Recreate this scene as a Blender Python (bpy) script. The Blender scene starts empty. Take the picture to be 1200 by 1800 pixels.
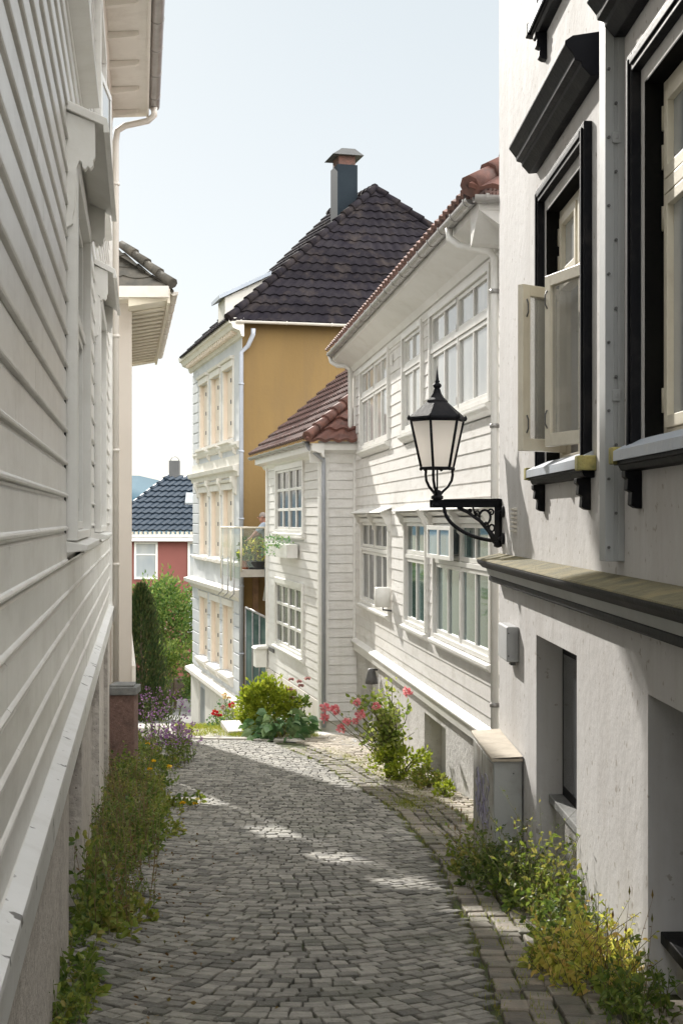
import bpy, math, random
from mathutils import Vector
R = math.radians
scene = bpy.context.scene
# ---------------------------------------------------------------- camera
cam_d = bpy.data.cameras.new('camera'); cam = bpy.data.objects.new('camera', cam_d)
scene.collection.objects.link(cam)
cam.location = (0, 0, 0); cam.rotation_euler = (R(90), 0, 0)
cam_d.sensor_fit = 'VERTICAL'; cam_d.sensor_height = 36; cam_d.lens = 48
cam_d.shift_y = 12/1800; cam_d.clip_start = .05; cam_d.clip_end = 6000
scene.camera = cam
# ---------------------------------------------------------------- light
SUN = Vector((-1, 2.56, 1.40)).normalized()
elev = math.asin(SUN.z); azim = math.atan2(SUN.x, SUN.y)
w = bpy.data.worlds.new('World'); scene.world = w; w.use_nodes = True
nt = w.node_tree; bg = nt.nodes['Background']
sky = nt.nodes.new('ShaderNodeTexSky'); sky.sky_type = 'NISHITA'; sky.sun_disc = False
sky.sun_elevation = elev; sky.sun_rotation = azim; sky.air_density = 1.0; sky.dust_density = .5; sky.ozone_density = 2.0
# pale summer haze over the clear sky: a veil, faintly blue towards the horizon and brighter overhead
wco = nt.nodes.new('ShaderNodeTexCoord'); wsx = nt.nodes.new('ShaderNodeSeparateXYZ'); nt.links.new(wco.outputs['Generated'], wsx.inputs[0])
wr_ = nt.nodes.new('ShaderNodeValToRGB'); e = wr_.color_ramp.elements; e[0].position = 0; e[0].color = (2.8,2.83,2.8,1); e[1].position = .36; e[1].color = (2.38,2.54,2.55,1)
e.new(.7).color = (3.4,3.5,3.5,1); nt.links.new(wsx.outputs[2], wr_.inputs[0])
wm = nt.nodes.new('ShaderNodeMix'); wm.data_type = 'RGBA'; wm.inputs[0].default_value = .93
nt.links.new(sky.outputs[0], wm.inputs[6]); wdp = nt.nodes.new('ShaderNodeVectorMath'); wdp.operation = 'DOT_PRODUCT'; wdp.inputs[1].default_value = (.55,-.58,.60); nt.links.new(wco.outputs['Generated'], wdp.inputs[0])
wcl = nt.nodes.new('ShaderNodeValToRGB'); e = wcl.color_ramp.elements; e[0].position = .35; e[0].color = (0,0,0,1); e[1].position = .88; e[1].color = (1,1,1,1); nt.links.new(wdp.outputs['Value'], wcl.inputs[0])
wm2 = nt.nodes.new('ShaderNodeMix'); wm2.data_type = 'RGBA'; nt.links.new(wcl.outputs[0], wm2.inputs[0]); nt.links.new(wr_.outputs[0], wm2.inputs[6]); wm2.inputs[7].default_value = (19,19,18.7,1)   # added bright sky patch behind the viewer, fills the shaded walls
nt.links.new(wm2.outputs[2], wm.inputs[7]); nt.links.new(wm.outputs[2], bg.inputs[0]); bg.inputs[1].default_value = .15
sd = bpy.data.lights.new('sun', 'SUN'); sd.energy = 3.4; sd.angle = R(.8); sd.color = (1, .955, .885)
so = bpy.data.objects.new('sun', sd); scene.collection.objects.link(so)
so.rotation_euler = SUN.to_track_quat('Z', 'Y').to_euler(); so.location = (-20, 40, 30)
scene.view_settings.view_transform = 'Standard'; scene.view_settings.look = 'None'
scene.view_settings.exposure = 1.05; scene.view_settings.gamma = 1
scene.render.engine = 'CYCLES'; scene.cycles.max_bounces = 8; scene.cycles.diffuse_bounces = 5; scene.cycles.transparent_max_bounces = 12
C = scene.collection
rnd = random.Random(7)
# ---------------------------------------------------------------- ground profile
GP = [(-60,4.3),(0,-1.65),(12,-2.85),(25,-3.84),(30,-4.5),(33,-5.0),(39.8,-6.0),(50,-6.9),(60,-7.7),(90,-9.5),(300,-16),(6000,-16)]
def g(x, y):
    for (a, za), (b, zb) in zip(GP, GP[1:]):
        if y <= b:
            t = (y-a)/(b-a); return za+(zb-za)*t
    return GP[-1][1]
# ---------------------------------------------------------------- materials
M = {}
def N(nt, t, **kw):
    n = nt.nodes.new(t)
    for k, v in kw.items(): setattr(n, k, v)
    return n
def ramp(nt, stops):
    r = N(nt, 'ShaderNodeValToRGB'); e = r.color_ramp.elements
    while len(e) < len(stops): e.new(.5)
    for i, (p, c) in enumerate(stops): e[i].position = p; e[i].color = (*c, 1) if len(c) == 3 else c
    return r
def mix(nt, f, a, b, mode='MIX'):
    m = N(nt, 'ShaderNodeMix', data_type='RGBA', blend_type=mode)
    for s, v in ((0, f), (6, a), (7, b)):
        if hasattr(v, 'is_output'): nt.links.new(v, m.inputs[s])
        else: m.inputs[s].default_value = v if s == 0 else (*v, 1)
    return m.outputs[2]
def noise(nt, co, scale, detail=4, rough=.55, stretch=None):
    n = N(nt, 'ShaderNodeTexNoise'); n.inputs['Scale'].default_value = scale; n.inputs['Detail'].default_value = detail; n.inputs['Roughness'].default_value = rough
    if stretch:
        mp = N(nt, 'ShaderNodeMapping'); mp.inputs['Scale'].default_value = stretch; nt.links.new(co, mp.inputs[0]); nt.links.new(mp.outputs[0], n.inputs[0])
    else: nt.links.new(co, n.inputs[0])
    return n.outputs[0]
def pm(name, col, col2=None, rough=.6, vs=2.5, bump=.15, bs=30, metal=0, stain=None, ss=1.2, sa=.35, isl=0, stretch=None, coat=0, spec=None, fleck=None, streak=None):
    """painted / plastered / stone surface: base colour, slow variation, stains with a shape of their own, fine bump"""
    m = bpy.data.materials.new(name); m.use_nodes = True; nt = m.node_tree; b = nt.nodes['Principled BSDF']
    co = N(nt, 'ShaderNodeTexCoord').outputs['Object']
    c2 = col2 or tuple(x*.86 for x in col)
    r = ramp(nt, [(.35, (0,0,0)), (.65, (1,1,1))]); nt.links.new(noise(nt, co, vs, 5, .6, stretch), r.inputs[0])
    c = mix(nt, r.outputs[0], col, c2)
    if isl:
        gi = N(nt, 'ShaderNodeNewGeometry').outputs['Random Per Island']
        rr = ramp(nt, [(0, (1-isl,)*3), (.5, (1,1,1)), (1, (1+isl*.6,)*3)]); nt.links.new(gi, rr.inputs[0])
        c = mix(nt, 1.0, c, rr.outputs[0], 'MULTIPLY')
    if stain:
        r2 = ramp(nt, [(.5, (0,0,0)), (.72, (sa,)*3)]); nt.links.new(noise(nt, co, ss, 8, .68, stretch), r2.inputs[0])
        c = mix(nt, r2.outputs[0], c, stain)
    if streak:
        r4 = ramp(nt, [(.48, (0,0,0)), (.75, (streak[1],)*3)]); nt.links.new(noise(nt, co, streak[2], 6, .7, (1,1,.07)), r4.inputs[0])
        c = mix(nt, r4.outputs[0], c, streak[0])
    if fleck:
        r3 = ramp(nt, [(.66, (0,0,0)), (.7, (1,1,1))]); nt.links.new(noise(nt, co, fleck[1], 3, .5), r3.inputs[0])
        c = mix(nt, r3.outputs[0], c, fleck[0])
    nt.links.new(c, b.inputs['Base Color'])
    b.inputs['Roughness'].default_value = rough; b.inputs['Metallic'].default_value = metal
    if coat: b.inputs['Coat Weight'].default_value = coat
    if spec is not None: b.inputs['Specular IOR Level'].default_value = spec
    if bump:
        bn = N(nt, 'ShaderNodeBump'); bn.inputs['Strength'].default_value = bump; bn.inputs['Distance'].default_value = .02
        nt.links.new(noise(nt, co, bs, 6, .6), bn.inputs['Height']); nt.links.new(bn.outputs[0], b.inputs['Normal'])
    M[name] = m; return m
def leafm(name, c1, c2, c3, tr=.45, rough=.5):
    m = bpy.data.materials.new(name); m.use_nodes = True; nt = m.node_tree; b = nt.nodes['Principled BSDF']; out = nt.nodes['Material Output']
    gi = N(nt, 'ShaderNodeNewGeometry').outputs['Random Per Island']
    r = ramp(nt, [(0, c1), (.5, c2), (1, c3)]); nt.links.new(gi, r.inputs[0])
    nt.links.new(r.outputs[0], b.inputs['Base Color']); b.inputs['Roughness'].default_value = rough
    t = N(nt, 'ShaderNodeBsdfTranslucent'); nt.links.new(r.outputs[0], t.inputs[0])
    ms = N(nt, 'ShaderNodeMixShader'); ms.inputs[0].default_value = tr
    nt.links.new(b.outputs[0], ms.inputs[1]); nt.links.new(t.outputs[0], ms.inputs[2]); nt.links.new(ms.outputs[0], out.inputs[0])
    M[name] = m; return m
def glassm(name, col, rough=.03, alpha=1, curt_or_sky=None):
    m = bpy.data.materials.new(name); m.use_nodes = True; nt = m.node_tree; b = nt.nodes['Principled BSDF']
    co = N(nt, 'ShaderNodeTexCoord').outputs['Object']
    n = noise(nt, co, 1.2, 2, .5, (1,1,.4)); r = ramp(nt, [(.35, col), (.65, curt_or_sky or tuple(x*1.8 for x in col))]); nt.links.new(n, r.inputs[0])
    nt.links.new(r.outputs[0], b.inputs['Base Color']); b.inputs['Roughness'].default_value = rough; b.inputs['IOR'].default_value = 1.55
    bn = N(nt, 'ShaderNodeBump'); bn.inputs['Strength'].default_value = .06; bn.inputs['Distance'].default_value = .02
    nt.links.new(noise(nt, co, 1.6, 1), bn.inputs['Height']); nt.links.new(bn.outputs[0], b.inputs['Normal'])
    if alpha < 1:
        b.inputs['Alpha'].default_value = alpha
    M[name] = m; return m
pm('white_paint', (.79,.78,.755), (.74,.73,.70), .5, 1.5, .12, 22, spec=.2, stain=(.52,.48,.41), ss=2.2, sa=.28, stretch=(1,1,2.2))
pm('shade_paint', (.80,.79,.755), (.75,.735,.70), .33, 1.2, .16, 14, stain=(.45,.42,.37), ss=1.6, sa=.4, stretch=(1,1,2.5), isl=.05, streak=((.5,.48,.44), .3, 4))
pm('old_siding', (.79,.775,.75), (.73,.715,.69), .55, 1.6, .2, 26, spec=.2, streak=((.55,.52,.47), .3, 5), stain=(.42,.39,.34), ss=2.6, sa=.42, stretch=(1,1,3), isl=.06)
pm('trim_white', (.80,.79,.76), (.75,.74,.70), .35, 3, .05, 30, stain=(.5,.46,.4), ss=5, sa=.2)
pm('skirt_paint', (.80,.80,.79), (.74,.74,.72), .35, 3, .12, 30, stain=(.45,.42,.37), ss=4, sa=.35, fleck=((.09,.08,.07), 11))
pm('trim_cream', (.72,.67,.55), (.66,.61,.50), .4, 3, .06, 30, stain=(.4,.34,.26), ss=4, sa=.3)
pm('cream_render', (.52,.475,.43), (.49,.45,.405), .75, .8, .1, 60, stain=(.5,.42,.36), ss=1.5, sa=.2)
pm('plaster', (.63,.618,.612), (.585,.573,.567), .7, .7, .35, 9, stain=(.38,.345,.31), ss=1.1, sa=.45, stretch=(1,1,.5), fleck=((.40,.37,.34), 16), streak=((.40,.375,.345), .35, 4), spec=.03)
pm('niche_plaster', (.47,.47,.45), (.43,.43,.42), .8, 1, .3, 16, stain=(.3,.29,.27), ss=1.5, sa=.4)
pm('black_paint', (.006,.0065,.009), (.010,.010,.012), .55, 3, .15, 30, spec=.10, stain=(.07,.065,.06), ss=3, sa=.3)
pm('reveal_black', (.006,.006,.006), (.009,.009,.008), .8, 3, .1, 30, spec=.05)
pm('moss_top', (.13,.12,.07), (.25,.21,.11), .9, 5, .8, 40, stain=(.10,.10,.07), ss=4, sa=.8)
pm('lead_grey', (.42,.46,.52), (.33,.37,.43), .4, 3, .2, 30, stain=(.62,.62,.6), ss=6, sa=.4)
pm('lichen', (.45,.38,.14), (.2,.2,.08), .9, 12, .5, 60)
pm('steel_channel', (.36,.37,.37), (.31,.32,.32), .5, 2, .08, 12, stain=(.22,.21,.2), ss=3, sa=.5, stretch=(1,1,.3))
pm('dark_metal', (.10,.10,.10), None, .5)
pm('zinc', (.42,.41,.40), (.33,.32,.31), .4, 3, .1, 20, metal=.5, stain=(.2,.18,.16), ss=4, sa=.5)
pm('pipe_cream', (.66,.62,.56), (.61,.57,.51), .4, 3, .05, 20)
pm('pipe_grey', (.40,.42,.46), (.34,.36,.40), .45, 3, .05, 20)
pm('found_plaster', (.58,.565,.54), (.50,.49,.47), .85, 2, .9, 14, stain=(.3,.28,.25), ss=2, sa=.6, fleck=((.34,.31,.28), 30))
pm('found_rough', (.66,.61,.55), (.50,.455,.41), .9, 16, 1.0, 26, stain=(.26,.23,.2), ss=2, sa=.6, fleck=((.22,.19,.17), 38))
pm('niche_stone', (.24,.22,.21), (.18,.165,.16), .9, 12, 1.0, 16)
pm('gold_wall', (.205,.128,.043), (.175,.108,.036), .85, .5, .2, 14, stain=(.15,.095,.04), ss=.7, sa=.6, stretch=(1,1,.5), streak=((.14,.09,.04), .5, 2.2))
pm('blue_render', (.62,.63,.64), (.58,.59,.605), .7, 1, .1, 20, stain=(.36,.38,.4), ss=2, sa=.3)
pm('stucco_white', (.76,.725,.66), (.71,.675,.61), .75, 2, .1, 20, stain=(.45,.4,.34), ss=3, sa=.35)
pm('peach_shutter', (.80,.69,.57), (.76,.65,.53), .5, 3, .05, 20)
pm('red_wall', (.25,.085,.07), (.22,.075,.062), .8, .5, .1, 20)
pm('tile_black', (.015,.013,.017), (.024,.021,.024), .9, 3, .1, 40, spec=.05, isl=.25, stain=(.07,.055,.045), ss=2, sa=.5)
pm('tile_blue', (.018,.03,.045), (.028,.042,.06), .4, 2, .05, 20, spec=.4)
pm('tile_red', (.115,.058,.047), (.07,.043,.038), .9, 7, .3, 30, stain=(.05,.045,.04), ss=4, sa=.7)
pm('tile_orange', (.23,.105,.08), (.14,.07,.058), .7, 7, .3, 30, stain=(.1,.09,.08), ss=5, sa=.6)
pm('slate', (.075,.072,.064), (.12,.108,.09), .9, 5, .3, 20, isl=.3, spec=.15)
pm('brick', (.13,.06,.045), (.08,.045,.035), .85, 12, .3, 40)
pm('blue_metal', (.006,.012,.018), (.009,.016,.022), .6, 2, .05, 10, spec=.15)
pm('gate_stone', (.16,.095,.078), (.24,.15,.125), .85, 26, .7, 60, fleck=((.34,.26,.22), 60), stain=(.05,.04,.035), ss=5, sa=.7)
pm('cap_stone', (.16,.165,.16), (.22,.22,.21), .8, 8, .4, 40)
pm('cabinet_paint', (.42,.43,.42), (.37,.38,.37), .5, 2, .1, 20, stain=(.23,.2,.17), ss=4, sa=.45)
pm('cabinet_top', (.48,.42,.33), (.38,.33,.26), .7, 4, .3, 30, stain=(.25,.2,.14), ss=4, sa=.5)
pm('cabinet_rust', (.46,.46,.43), (.34,.32,.28), .6, 6, .3, 30, stain=(.17,.12,.08), ss=5, sa=.9)
pm('purple_spray', (.30,.28,.42), (.36,.34,.46), .5, 8)
pm('plastic_grey', (.50,.51,.52), None, .45)
pm('sett_grey', (.285,.268,.23), (.205,.195,.17), .72, 14, .8, 45, isl=.55, stain=(.10,.105,.07), ss=1.6, sa=.55, fleck=((.34,.33,.31), 120))
pm('sett_sunlit', (.50,.44,.36), (.40,.35,.285), .85, 14, .7, 45, isl=.35, stain=(.17,.19,.08), ss=3, sa=.6)  # sett stone with the warm brightness of sunlight put into its colour
pm('gutter_stone', (.22,.185,.145), (.15,.138,.11), .75, 9, .7, 30, isl=.45, stain=(.10,.11,.06), ss=3, sa=.6)
pm('joint_soil', (.055,.05,.035), (.08,.11,.03), .95, 5, .8, 40, stain=(.07,.10,.02), ss=2.2, sa=.8)
pm('earth', (.12,.105,.075), (.09,.11,.04), .95, 2, .8, 20, stain=(.2,.17,.12), ss=3, sa=.6)
pm('path_stone', (.52,.49,.44), (.43,.40,.36), .85, 3, .4, 30, stain=(.2,.21,.11), ss=2, sa=.4)
pm('slab_grey', (.38,.38,.38), (.31,.31,.31), .8, 3, .3, 40)
pm('slab_white', (.62,.60,.56), (.52,.50,.47), .8, 3, .3, 40)
pm('asphalt', (.17,.165,.16), (.13,.125,.12), .85, 1, .4, 60)
pm('hill_haze_blue', (.05,.10,.13), (.035,.075,.10), 1, .02, 0)  # distance haze is painted into the hill's base colour
pm('bark', (.12,.085,.055), (.07,.05,.035), .9, 12, .8, 30)
pm('stem', (.12,.16,.05), (.16,.12,.06), .8, 8, 0)
pm('dry_stem', (.20,.13,.07), (.26,.18,.09), .8, 8, 0)
pm('wood_brown', (.20,.11,.05), (.13,.07,.035), .7, 5, .2, 30)
pm('wall_brown', (.09,.06,.045), (.05,.04,.03), .9, 4, .6, 10)
pm('pot_dark', (.03,.03,.035), None, .5)
pm('terracotta', (.40,.12,.06), None, .7)
pm('skin', (.50,.26,.19), (.45,.22,.16), .55, 6, 0)
pm('hair', (.36,.30,.27), None, .8)
pm('shirt', (.42,.48,.55), (.36,.42,.5), .85, 9, .2, 60)
pm('trousers', (.20,.20,.19), None, .85)
pm('brass', (.25,.17,.06), None, .35, metal=.8)
pm('curtain', (.62,.55,.42), (.50,.44,.33), .8, 2, .3, 12, stretch=(6,6,.3))
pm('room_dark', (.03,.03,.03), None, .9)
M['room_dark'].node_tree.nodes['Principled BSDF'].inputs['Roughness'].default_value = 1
glassm('glass_sky', (.34,.35,.35), .02, curt_or_sky=(.62,.61,.58))  # bright sky reflection painted into the pane colours
glassm('glass_teal', (.05,.085,.085), .03, curt_or_sky=(.16,.24,.24))
glassm('glass_dark', (.03,.035,.04), .10, curt_or_sky=(.06,.065,.07)); M['glass_dark'].node_tree.nodes['Principled BSDF'].inputs['IOR'].default_value = 1.3
glassm('glass_pale', (.30,.33,.35), .05, curt_or_sky=(.5,.5,.48))
glassm('glass_blue', (.10,.16,.21), .05)
glassm('glass_rail', (.22,.27,.25), .03, .38)
glassm('glass_clear', (.3,.3,.28), .02, .35)
mg = pm('milk_glass', (.86,.83,.79), (.84,.80,.76), .3, 2, 0)
mg.node_tree.nodes['Principled BSDF'].inputs['Subsurface Weight'].default_value = .0
tb = N(mg.node_tree, 'ShaderNodeBsdfTranslucent'); tb.inputs[0].default_value = (.95,.92,.88,1)
ms = N(mg.node_tree, 'ShaderNodeMixShader'); ms.inputs[0].default_value = .8
mg.node_tree.links.new(mg.node_tree.nodes['Principled BSDF'].outputs[0], ms.inputs[1]); mg.node_tree.links.new(tb.outputs[0], ms.inputs[2])
mg.node_tree.links.new(ms.outputs[0], mg.node_tree.nodes['Material Output'].inputs[0])
leafm('leaf_mid', (.07,.13,.02), (.14,.21,.035), (.27,.32,.06))
leafm('leaf_dark', (.05,.09,.02), (.09,.14,.025), (.17,.21,.045))
leafm('leaf_lime', (.18,.26,.02), (.30,.36,.03), (.42,.46,.05), .5)
leafm('leaf_bush', (.05,.11,.02), (.11,.19,.035), (.22,.27,.06), .4)
leafm('leaf_cypress', (.02,.045,.012), (.04,.07,.016), (.09,.09,.03), .25)
leafm('leaf_hosta', (.07,.16,.06), (.13,.25,.09), (.28,.38,.17), .3, .35)
leafm('leaf_gold', (.42,.46,.07), (.62,.60,.12), (.66,.46,.14), .6)
leafm('leaf_rose', (.16,.24,.04), (.30,.37,.07), (.50,.50,.16), .5)
leafm('leaf_weed', (.15,.22,.03), (.27,.32,.05), (.38,.32,.09), .5)
leafm('grass', (.12,.18,.02), (.25,.30,.03), (.42,.38,.08), .5)
leafm('leaf_box', (.10,.24,.12), (.16,.28,.10), (.25,.36,.10), .4)
leafm('leaf_dry', (.14,.07,.025), (.22,.13,.04), (.12,.13,.03), .3)
leafm('petal_pink', (.80,.22,.26), (.85,.34,.36), (.88,.52,.50), .4)
leafm('petal_red', (.55,.01,.02), (.65,.02,.03), (.5,.03,.04), .3)
leafm('petal_yellow', (.80,.48,.01), (.85,.60,.02), (.80,.40,.01), .4)
leafm('petal_purple', (.28,.12,.32), (.40,.20,.42), (.5,.3,.5), .4)
leafm('petal_cream', (.80,.62,.30), (.85,.75,.5), (.8,.55,.4), .4)
leafm('petal_pale', (.55,.25,.25), (.6,.35,.33), (.45,.3,.25), .4)
# ---------------------------------------------------------------- mesh helpers
class Fr:
    """wall frame: s runs along the wall, p outwards towards the street, z up"""
    def __init__(s, o, d, n):
        s.o = o; s.d = d; l = math.hypot(*n); s.n = (n[0]/l, n[1]/l)
    def __call__(s, a, p, z): return (s.o[0]+s.d[0]*a+s.n[0]*p, s.o[1]+s.d[1]*a+s.n[1]*p, z)
W = Fr((0,0), (1,0), (0,1))           # world frame: s = x, p = y
def base_of(o):
    b = Vector((0,0,0))
    while o is not None: b += o.location; o = o.parent
    return b
SPLIT = {'corbel','sill_end','hood_bracket','rafter_end','console','quoin','dentil','cellar_niche','cellar_door','soffit_board','pipe_clip','bracket','screw','corner_board','niche_back','room','channel_clip','latch','post','balcony_bracket','plinth','string_course','skirting_board','cornice_part','roof_knob','eye','door'}
class MB:
    def __init__(s): s.v = []; s.f = []; s.sm = []; s.mk = []
    def add(s, vs, fs, smooth=False):
        s.mk.append((len(s.v), len(s.f))); n = len(s.v); s.v += [tuple(v) for v in vs]; s.f += [tuple(i+n for i in f) for f in fs]; s.sm += [smooth]*len(fs)
        return s
    def box(s, F, a0, a1, p0, p1, z0, z1):
        vs = [F(a,p,z) for z in (z0,z1) for a,p in ((a0,p0),(a1,p0),(a1,p1),(a0,p1))]
        return s.add(vs, [(0,3,2,1),(4,5,6,7),(0,1,5,4),(1,2,6,5),(2,3,7,6),(3,0,4,7)])
    def extr(s, F, poly, a0, a1):
        n = len(poly); vs = [F(a0,p,z) for p,z in poly]+[F(a1,p,z) for p,z in poly]
        return s.add(vs, [(i,(i+1)%n,n+(i+1)%n,n+i) for i in range(n)]+[tuple(range(n))[::-1], tuple(range(n,2*n))])
    def plate(s, F, poly, p0, p1):      # poly of (s,z), thickness along p
        n = len(poly); vs = [F(a,p0,z) for a,z in poly]+[F(a,p1,z) for a,z in poly]
        return s.add(vs, [(i,(i+1)%n,n+(i+1)%n,n+i) for i in range(n)]+[tuple(range(n))[::-1], tuple(range(n,2*n))])
    def slab(s, poly, z0, z1):          # poly of (x,y)
        n = len(poly); vs = [(x,y,z0) for x,y in poly]+[(x,y,z1) for x,y in poly]
        return s.add(vs, [(i,(i+1)%n,n+(i+1)%n,n+i) for i in range(n)]+[tuple(range(n))[::-1], tuple(range(n,2*n))])
    def tube(s, pts, r, n=8, smooth=True):
        pts = [Vector(p) for p in pts]; rs = r if isinstance(r, (list,tuple)) else [r]*len(pts)
        vs = []; up = None
        for i, p in enumerate(pts):
            t = (pts[min(i+1,len(pts)-1)]-pts[max(i-1,0)])
            t = t.normalized() if t.length > 0 else Vector((0,0,1))
            if up is None: up = t.orthogonal().normalized()
            up = (up-t*up.dot(t)); up = up.normalized() if up.length > 1e-6 else t.orthogonal().normalized()
            q = t.cross(up)
            for k in range(n):
                a = 2*math.pi*k/n; vs.append(p+(up*math.cos(a)+q*math.sin(a))*rs[i])
        fs = [(i*n+k, i*n+(k+1)%n, (i+1)*n+(k+1)%n, (i+1)*n+k) for i in range(len(pts)-1) for k in range(n)]
        s.add(vs, fs, smooth)
        m = len(s.v)-len(vs); s.f += [tuple(m+k for k in range(n))[::-1], tuple(m+(len(pts)-1)*n+k for k in range(n))]; s.sm += [False]*2
        return s
    def lathe(s, c, prof, n=12, smooth=False, rot=0):
        vs = [(c[0]+r*math.cos(rot+2*math.pi*k/n), c[1]+r*math.sin(rot+2*math.pi*k/n), z) for r,z in prof for k in range(n)]
        fs = [(i*n+k, i*n+(k+1)%n, (i+1)*n+(k+1)%n, (i+1)*n+k) for i in range(len(prof)-1) for k in range(n)]
        fs += [tuple(range(n))[::-1], tuple((len(prof)-1)*n+k for k in range(n))]
        return s.add(vs, fs, smooth)
    def build(s, name, mat, parent=None, bevel=0, smooth=False):
        if name in SPLIT and 1 < len(s.mk) <= 100:
            mk = s.mk+[(len(s.v), len(s.f))]; first = None
            for (va, fa), (vb, fb) in zip(mk, mk[1:]):
                m_ = MB(); m_.v = s.v[va:vb]; m_.f = [tuple(i-va for i in f) for f in s.f[fa:fb]]; m_.sm = s.sm[fa:fb]
                o = m_.build(name, mat, parent, bevel, smooth); first = first or o
            return first
        b = base_of(parent) if parent else Vector((0,0,0))
        me = bpy.data.meshes.new(name)
        me.from_pydata([(v[0]-b.x, v[1]-b.y, v[2]-b.z) for v in s.v], [], s.f); me.validate(); me.update()
        me.materials.append(M[mat] if isinstance(mat, str) else mat)
        if smooth: me.polygons.foreach_set('use_smooth', [True]*len(me.polygons))
        elif any(s.sm) and len(me.polygons) == len(s.sm): me.polygons.foreach_set('use_smooth', s.sm)
        o = bpy.data.objects.new(name, me); C.objects.link(o)
        if parent: o.parent = parent
        if bevel:
            md = o.modifiers.new('bevel', 'BEVEL'); md.width = bevel; md.segments = 2; md.limit_method = 'ANGLE'
        return o
def thing(name, label, cat, loc, group=None):
    o = bpy.data.objects.new(name, None); C.objects.link(o); o.location = loc; o.empty_display_size = .2
    o['label'] = label; o['category'] = cat
    if group: o['group'] = group
    bpy.context.view_layer.update
    return o
def tag(o, label, cat, group=None, kind=None):
    if label: o['label'] = label; o['category'] = cat
    if group: o['group'] = group
    if kind: o['kind'] = kind
    return o
def struct(o): o['kind'] = 'structure'; return o
def ivals(s0, s1, za, zb, holes):
    iv = [(s0, s1)]
    for a, b, c, d in holes:
        if min(zb, d)-max(za, c) > .35*(zb-za):
            n = []
            for x, y in iv:
                if b <= x or a >= y: n.append((x,y)); continue
                if a > x: n.append((x,a))
                if b < y: n.append((b,y))
            iv = n
    return iv
def siding(name, F, s0, s1, z0, z1, pitch, prof, mat, parent, holes=()):
    mb = MB(); k = 0
    while z0+k*pitch < z1-.01:
        za = z0+k*pitch; zb = min(za+pitch, z1); sc = (zb-za)/pitch
        for a, b in ivals(s0, s1, za, zb, holes):
            # boards butt end to end every few metres, each a hair out of line
            x = a
            while x < b-1e-4:
                y = min(b, x+rnd.uniform(2.6,4.2)) if b-x > 4.4 else b
                dp = rnd.uniform(-.0012,.0012); dz = rnd.uniform(-.0015,.0015)
                mb.extr(F, [(p+dp if p > .001 else p, za+z*sc+dz) for p,z in prof], x+(.001 if x>a else 0), y)
                x = y
        k += 1
    return mb.build(name, mat, parent)
LAP = [(0,0),(.017,0),(.018,.003),(.007,.16),(0,.16)]
HEAVY = [(0,0),(.022,0),(.026,.004),(.027,.012),(.022,.019),(.015,.024),(.015,.154),(.009,.162),(.003,.167),(.003,.179),(0,.179)]
def wallsheet(name, F, s0, s1, z0, z1, holes, depth, mat, parent):
    """a plastered wall face with real openings, their reveals and closed ends"""
    ss = sorted({s0, s1, *[h[0] for h in holes], *[h[1] for h in holes]}); zs = sorted({z0, z1, *[h[2] for h in holes], *[h[3] for h in holes]})
    ss = [x for x in ss if s0 <= x <= s1]; zs = [x for x in zs if z0 <= x <= z1]
    mb = MB(); ins = lambda a, z: any(h[0] < a < h[1] and h[2] < z < h[3] for h in holes)
    for a, b in zip(ss, ss[1:]):
        for c, d in zip(zs, zs[1:]):
            if not ins((a+b)/2, (c+d)/2): mb.add([F(a,0,c),F(b,0,c),F(b,0,d),F(a,0,d)], [(0,1,2,3)])
    for a, b, c, d in holes:
        mb.add([F(a,0,c),F(a,0,d),F(a,-depth,d),F(a,-depth,c)], [(0,1,2,3)]); mb.add([F(b,0,c),F(b,0,d),F(b,-depth,d),F(b,-depth,c)], [(3,2,1,0)])
        mb.add([F(a,0,d),F(b,0,d),F(b,-depth,d),F(a,-depth,d)], [(0,1,2,3)]); mb.add([F(a,0,c),F(b,0,c),F(b,-depth,c),F(a,-depth,c)], [(3,2,1,0)])
    for a in (s0, s1): mb.add([F(a,0,z0),F(a,0,z1),F(a,-depth,z1),F(a,-depth,z0)], [(0,1,2,3)])
    return mb.build(name, mat, parent)
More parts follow.
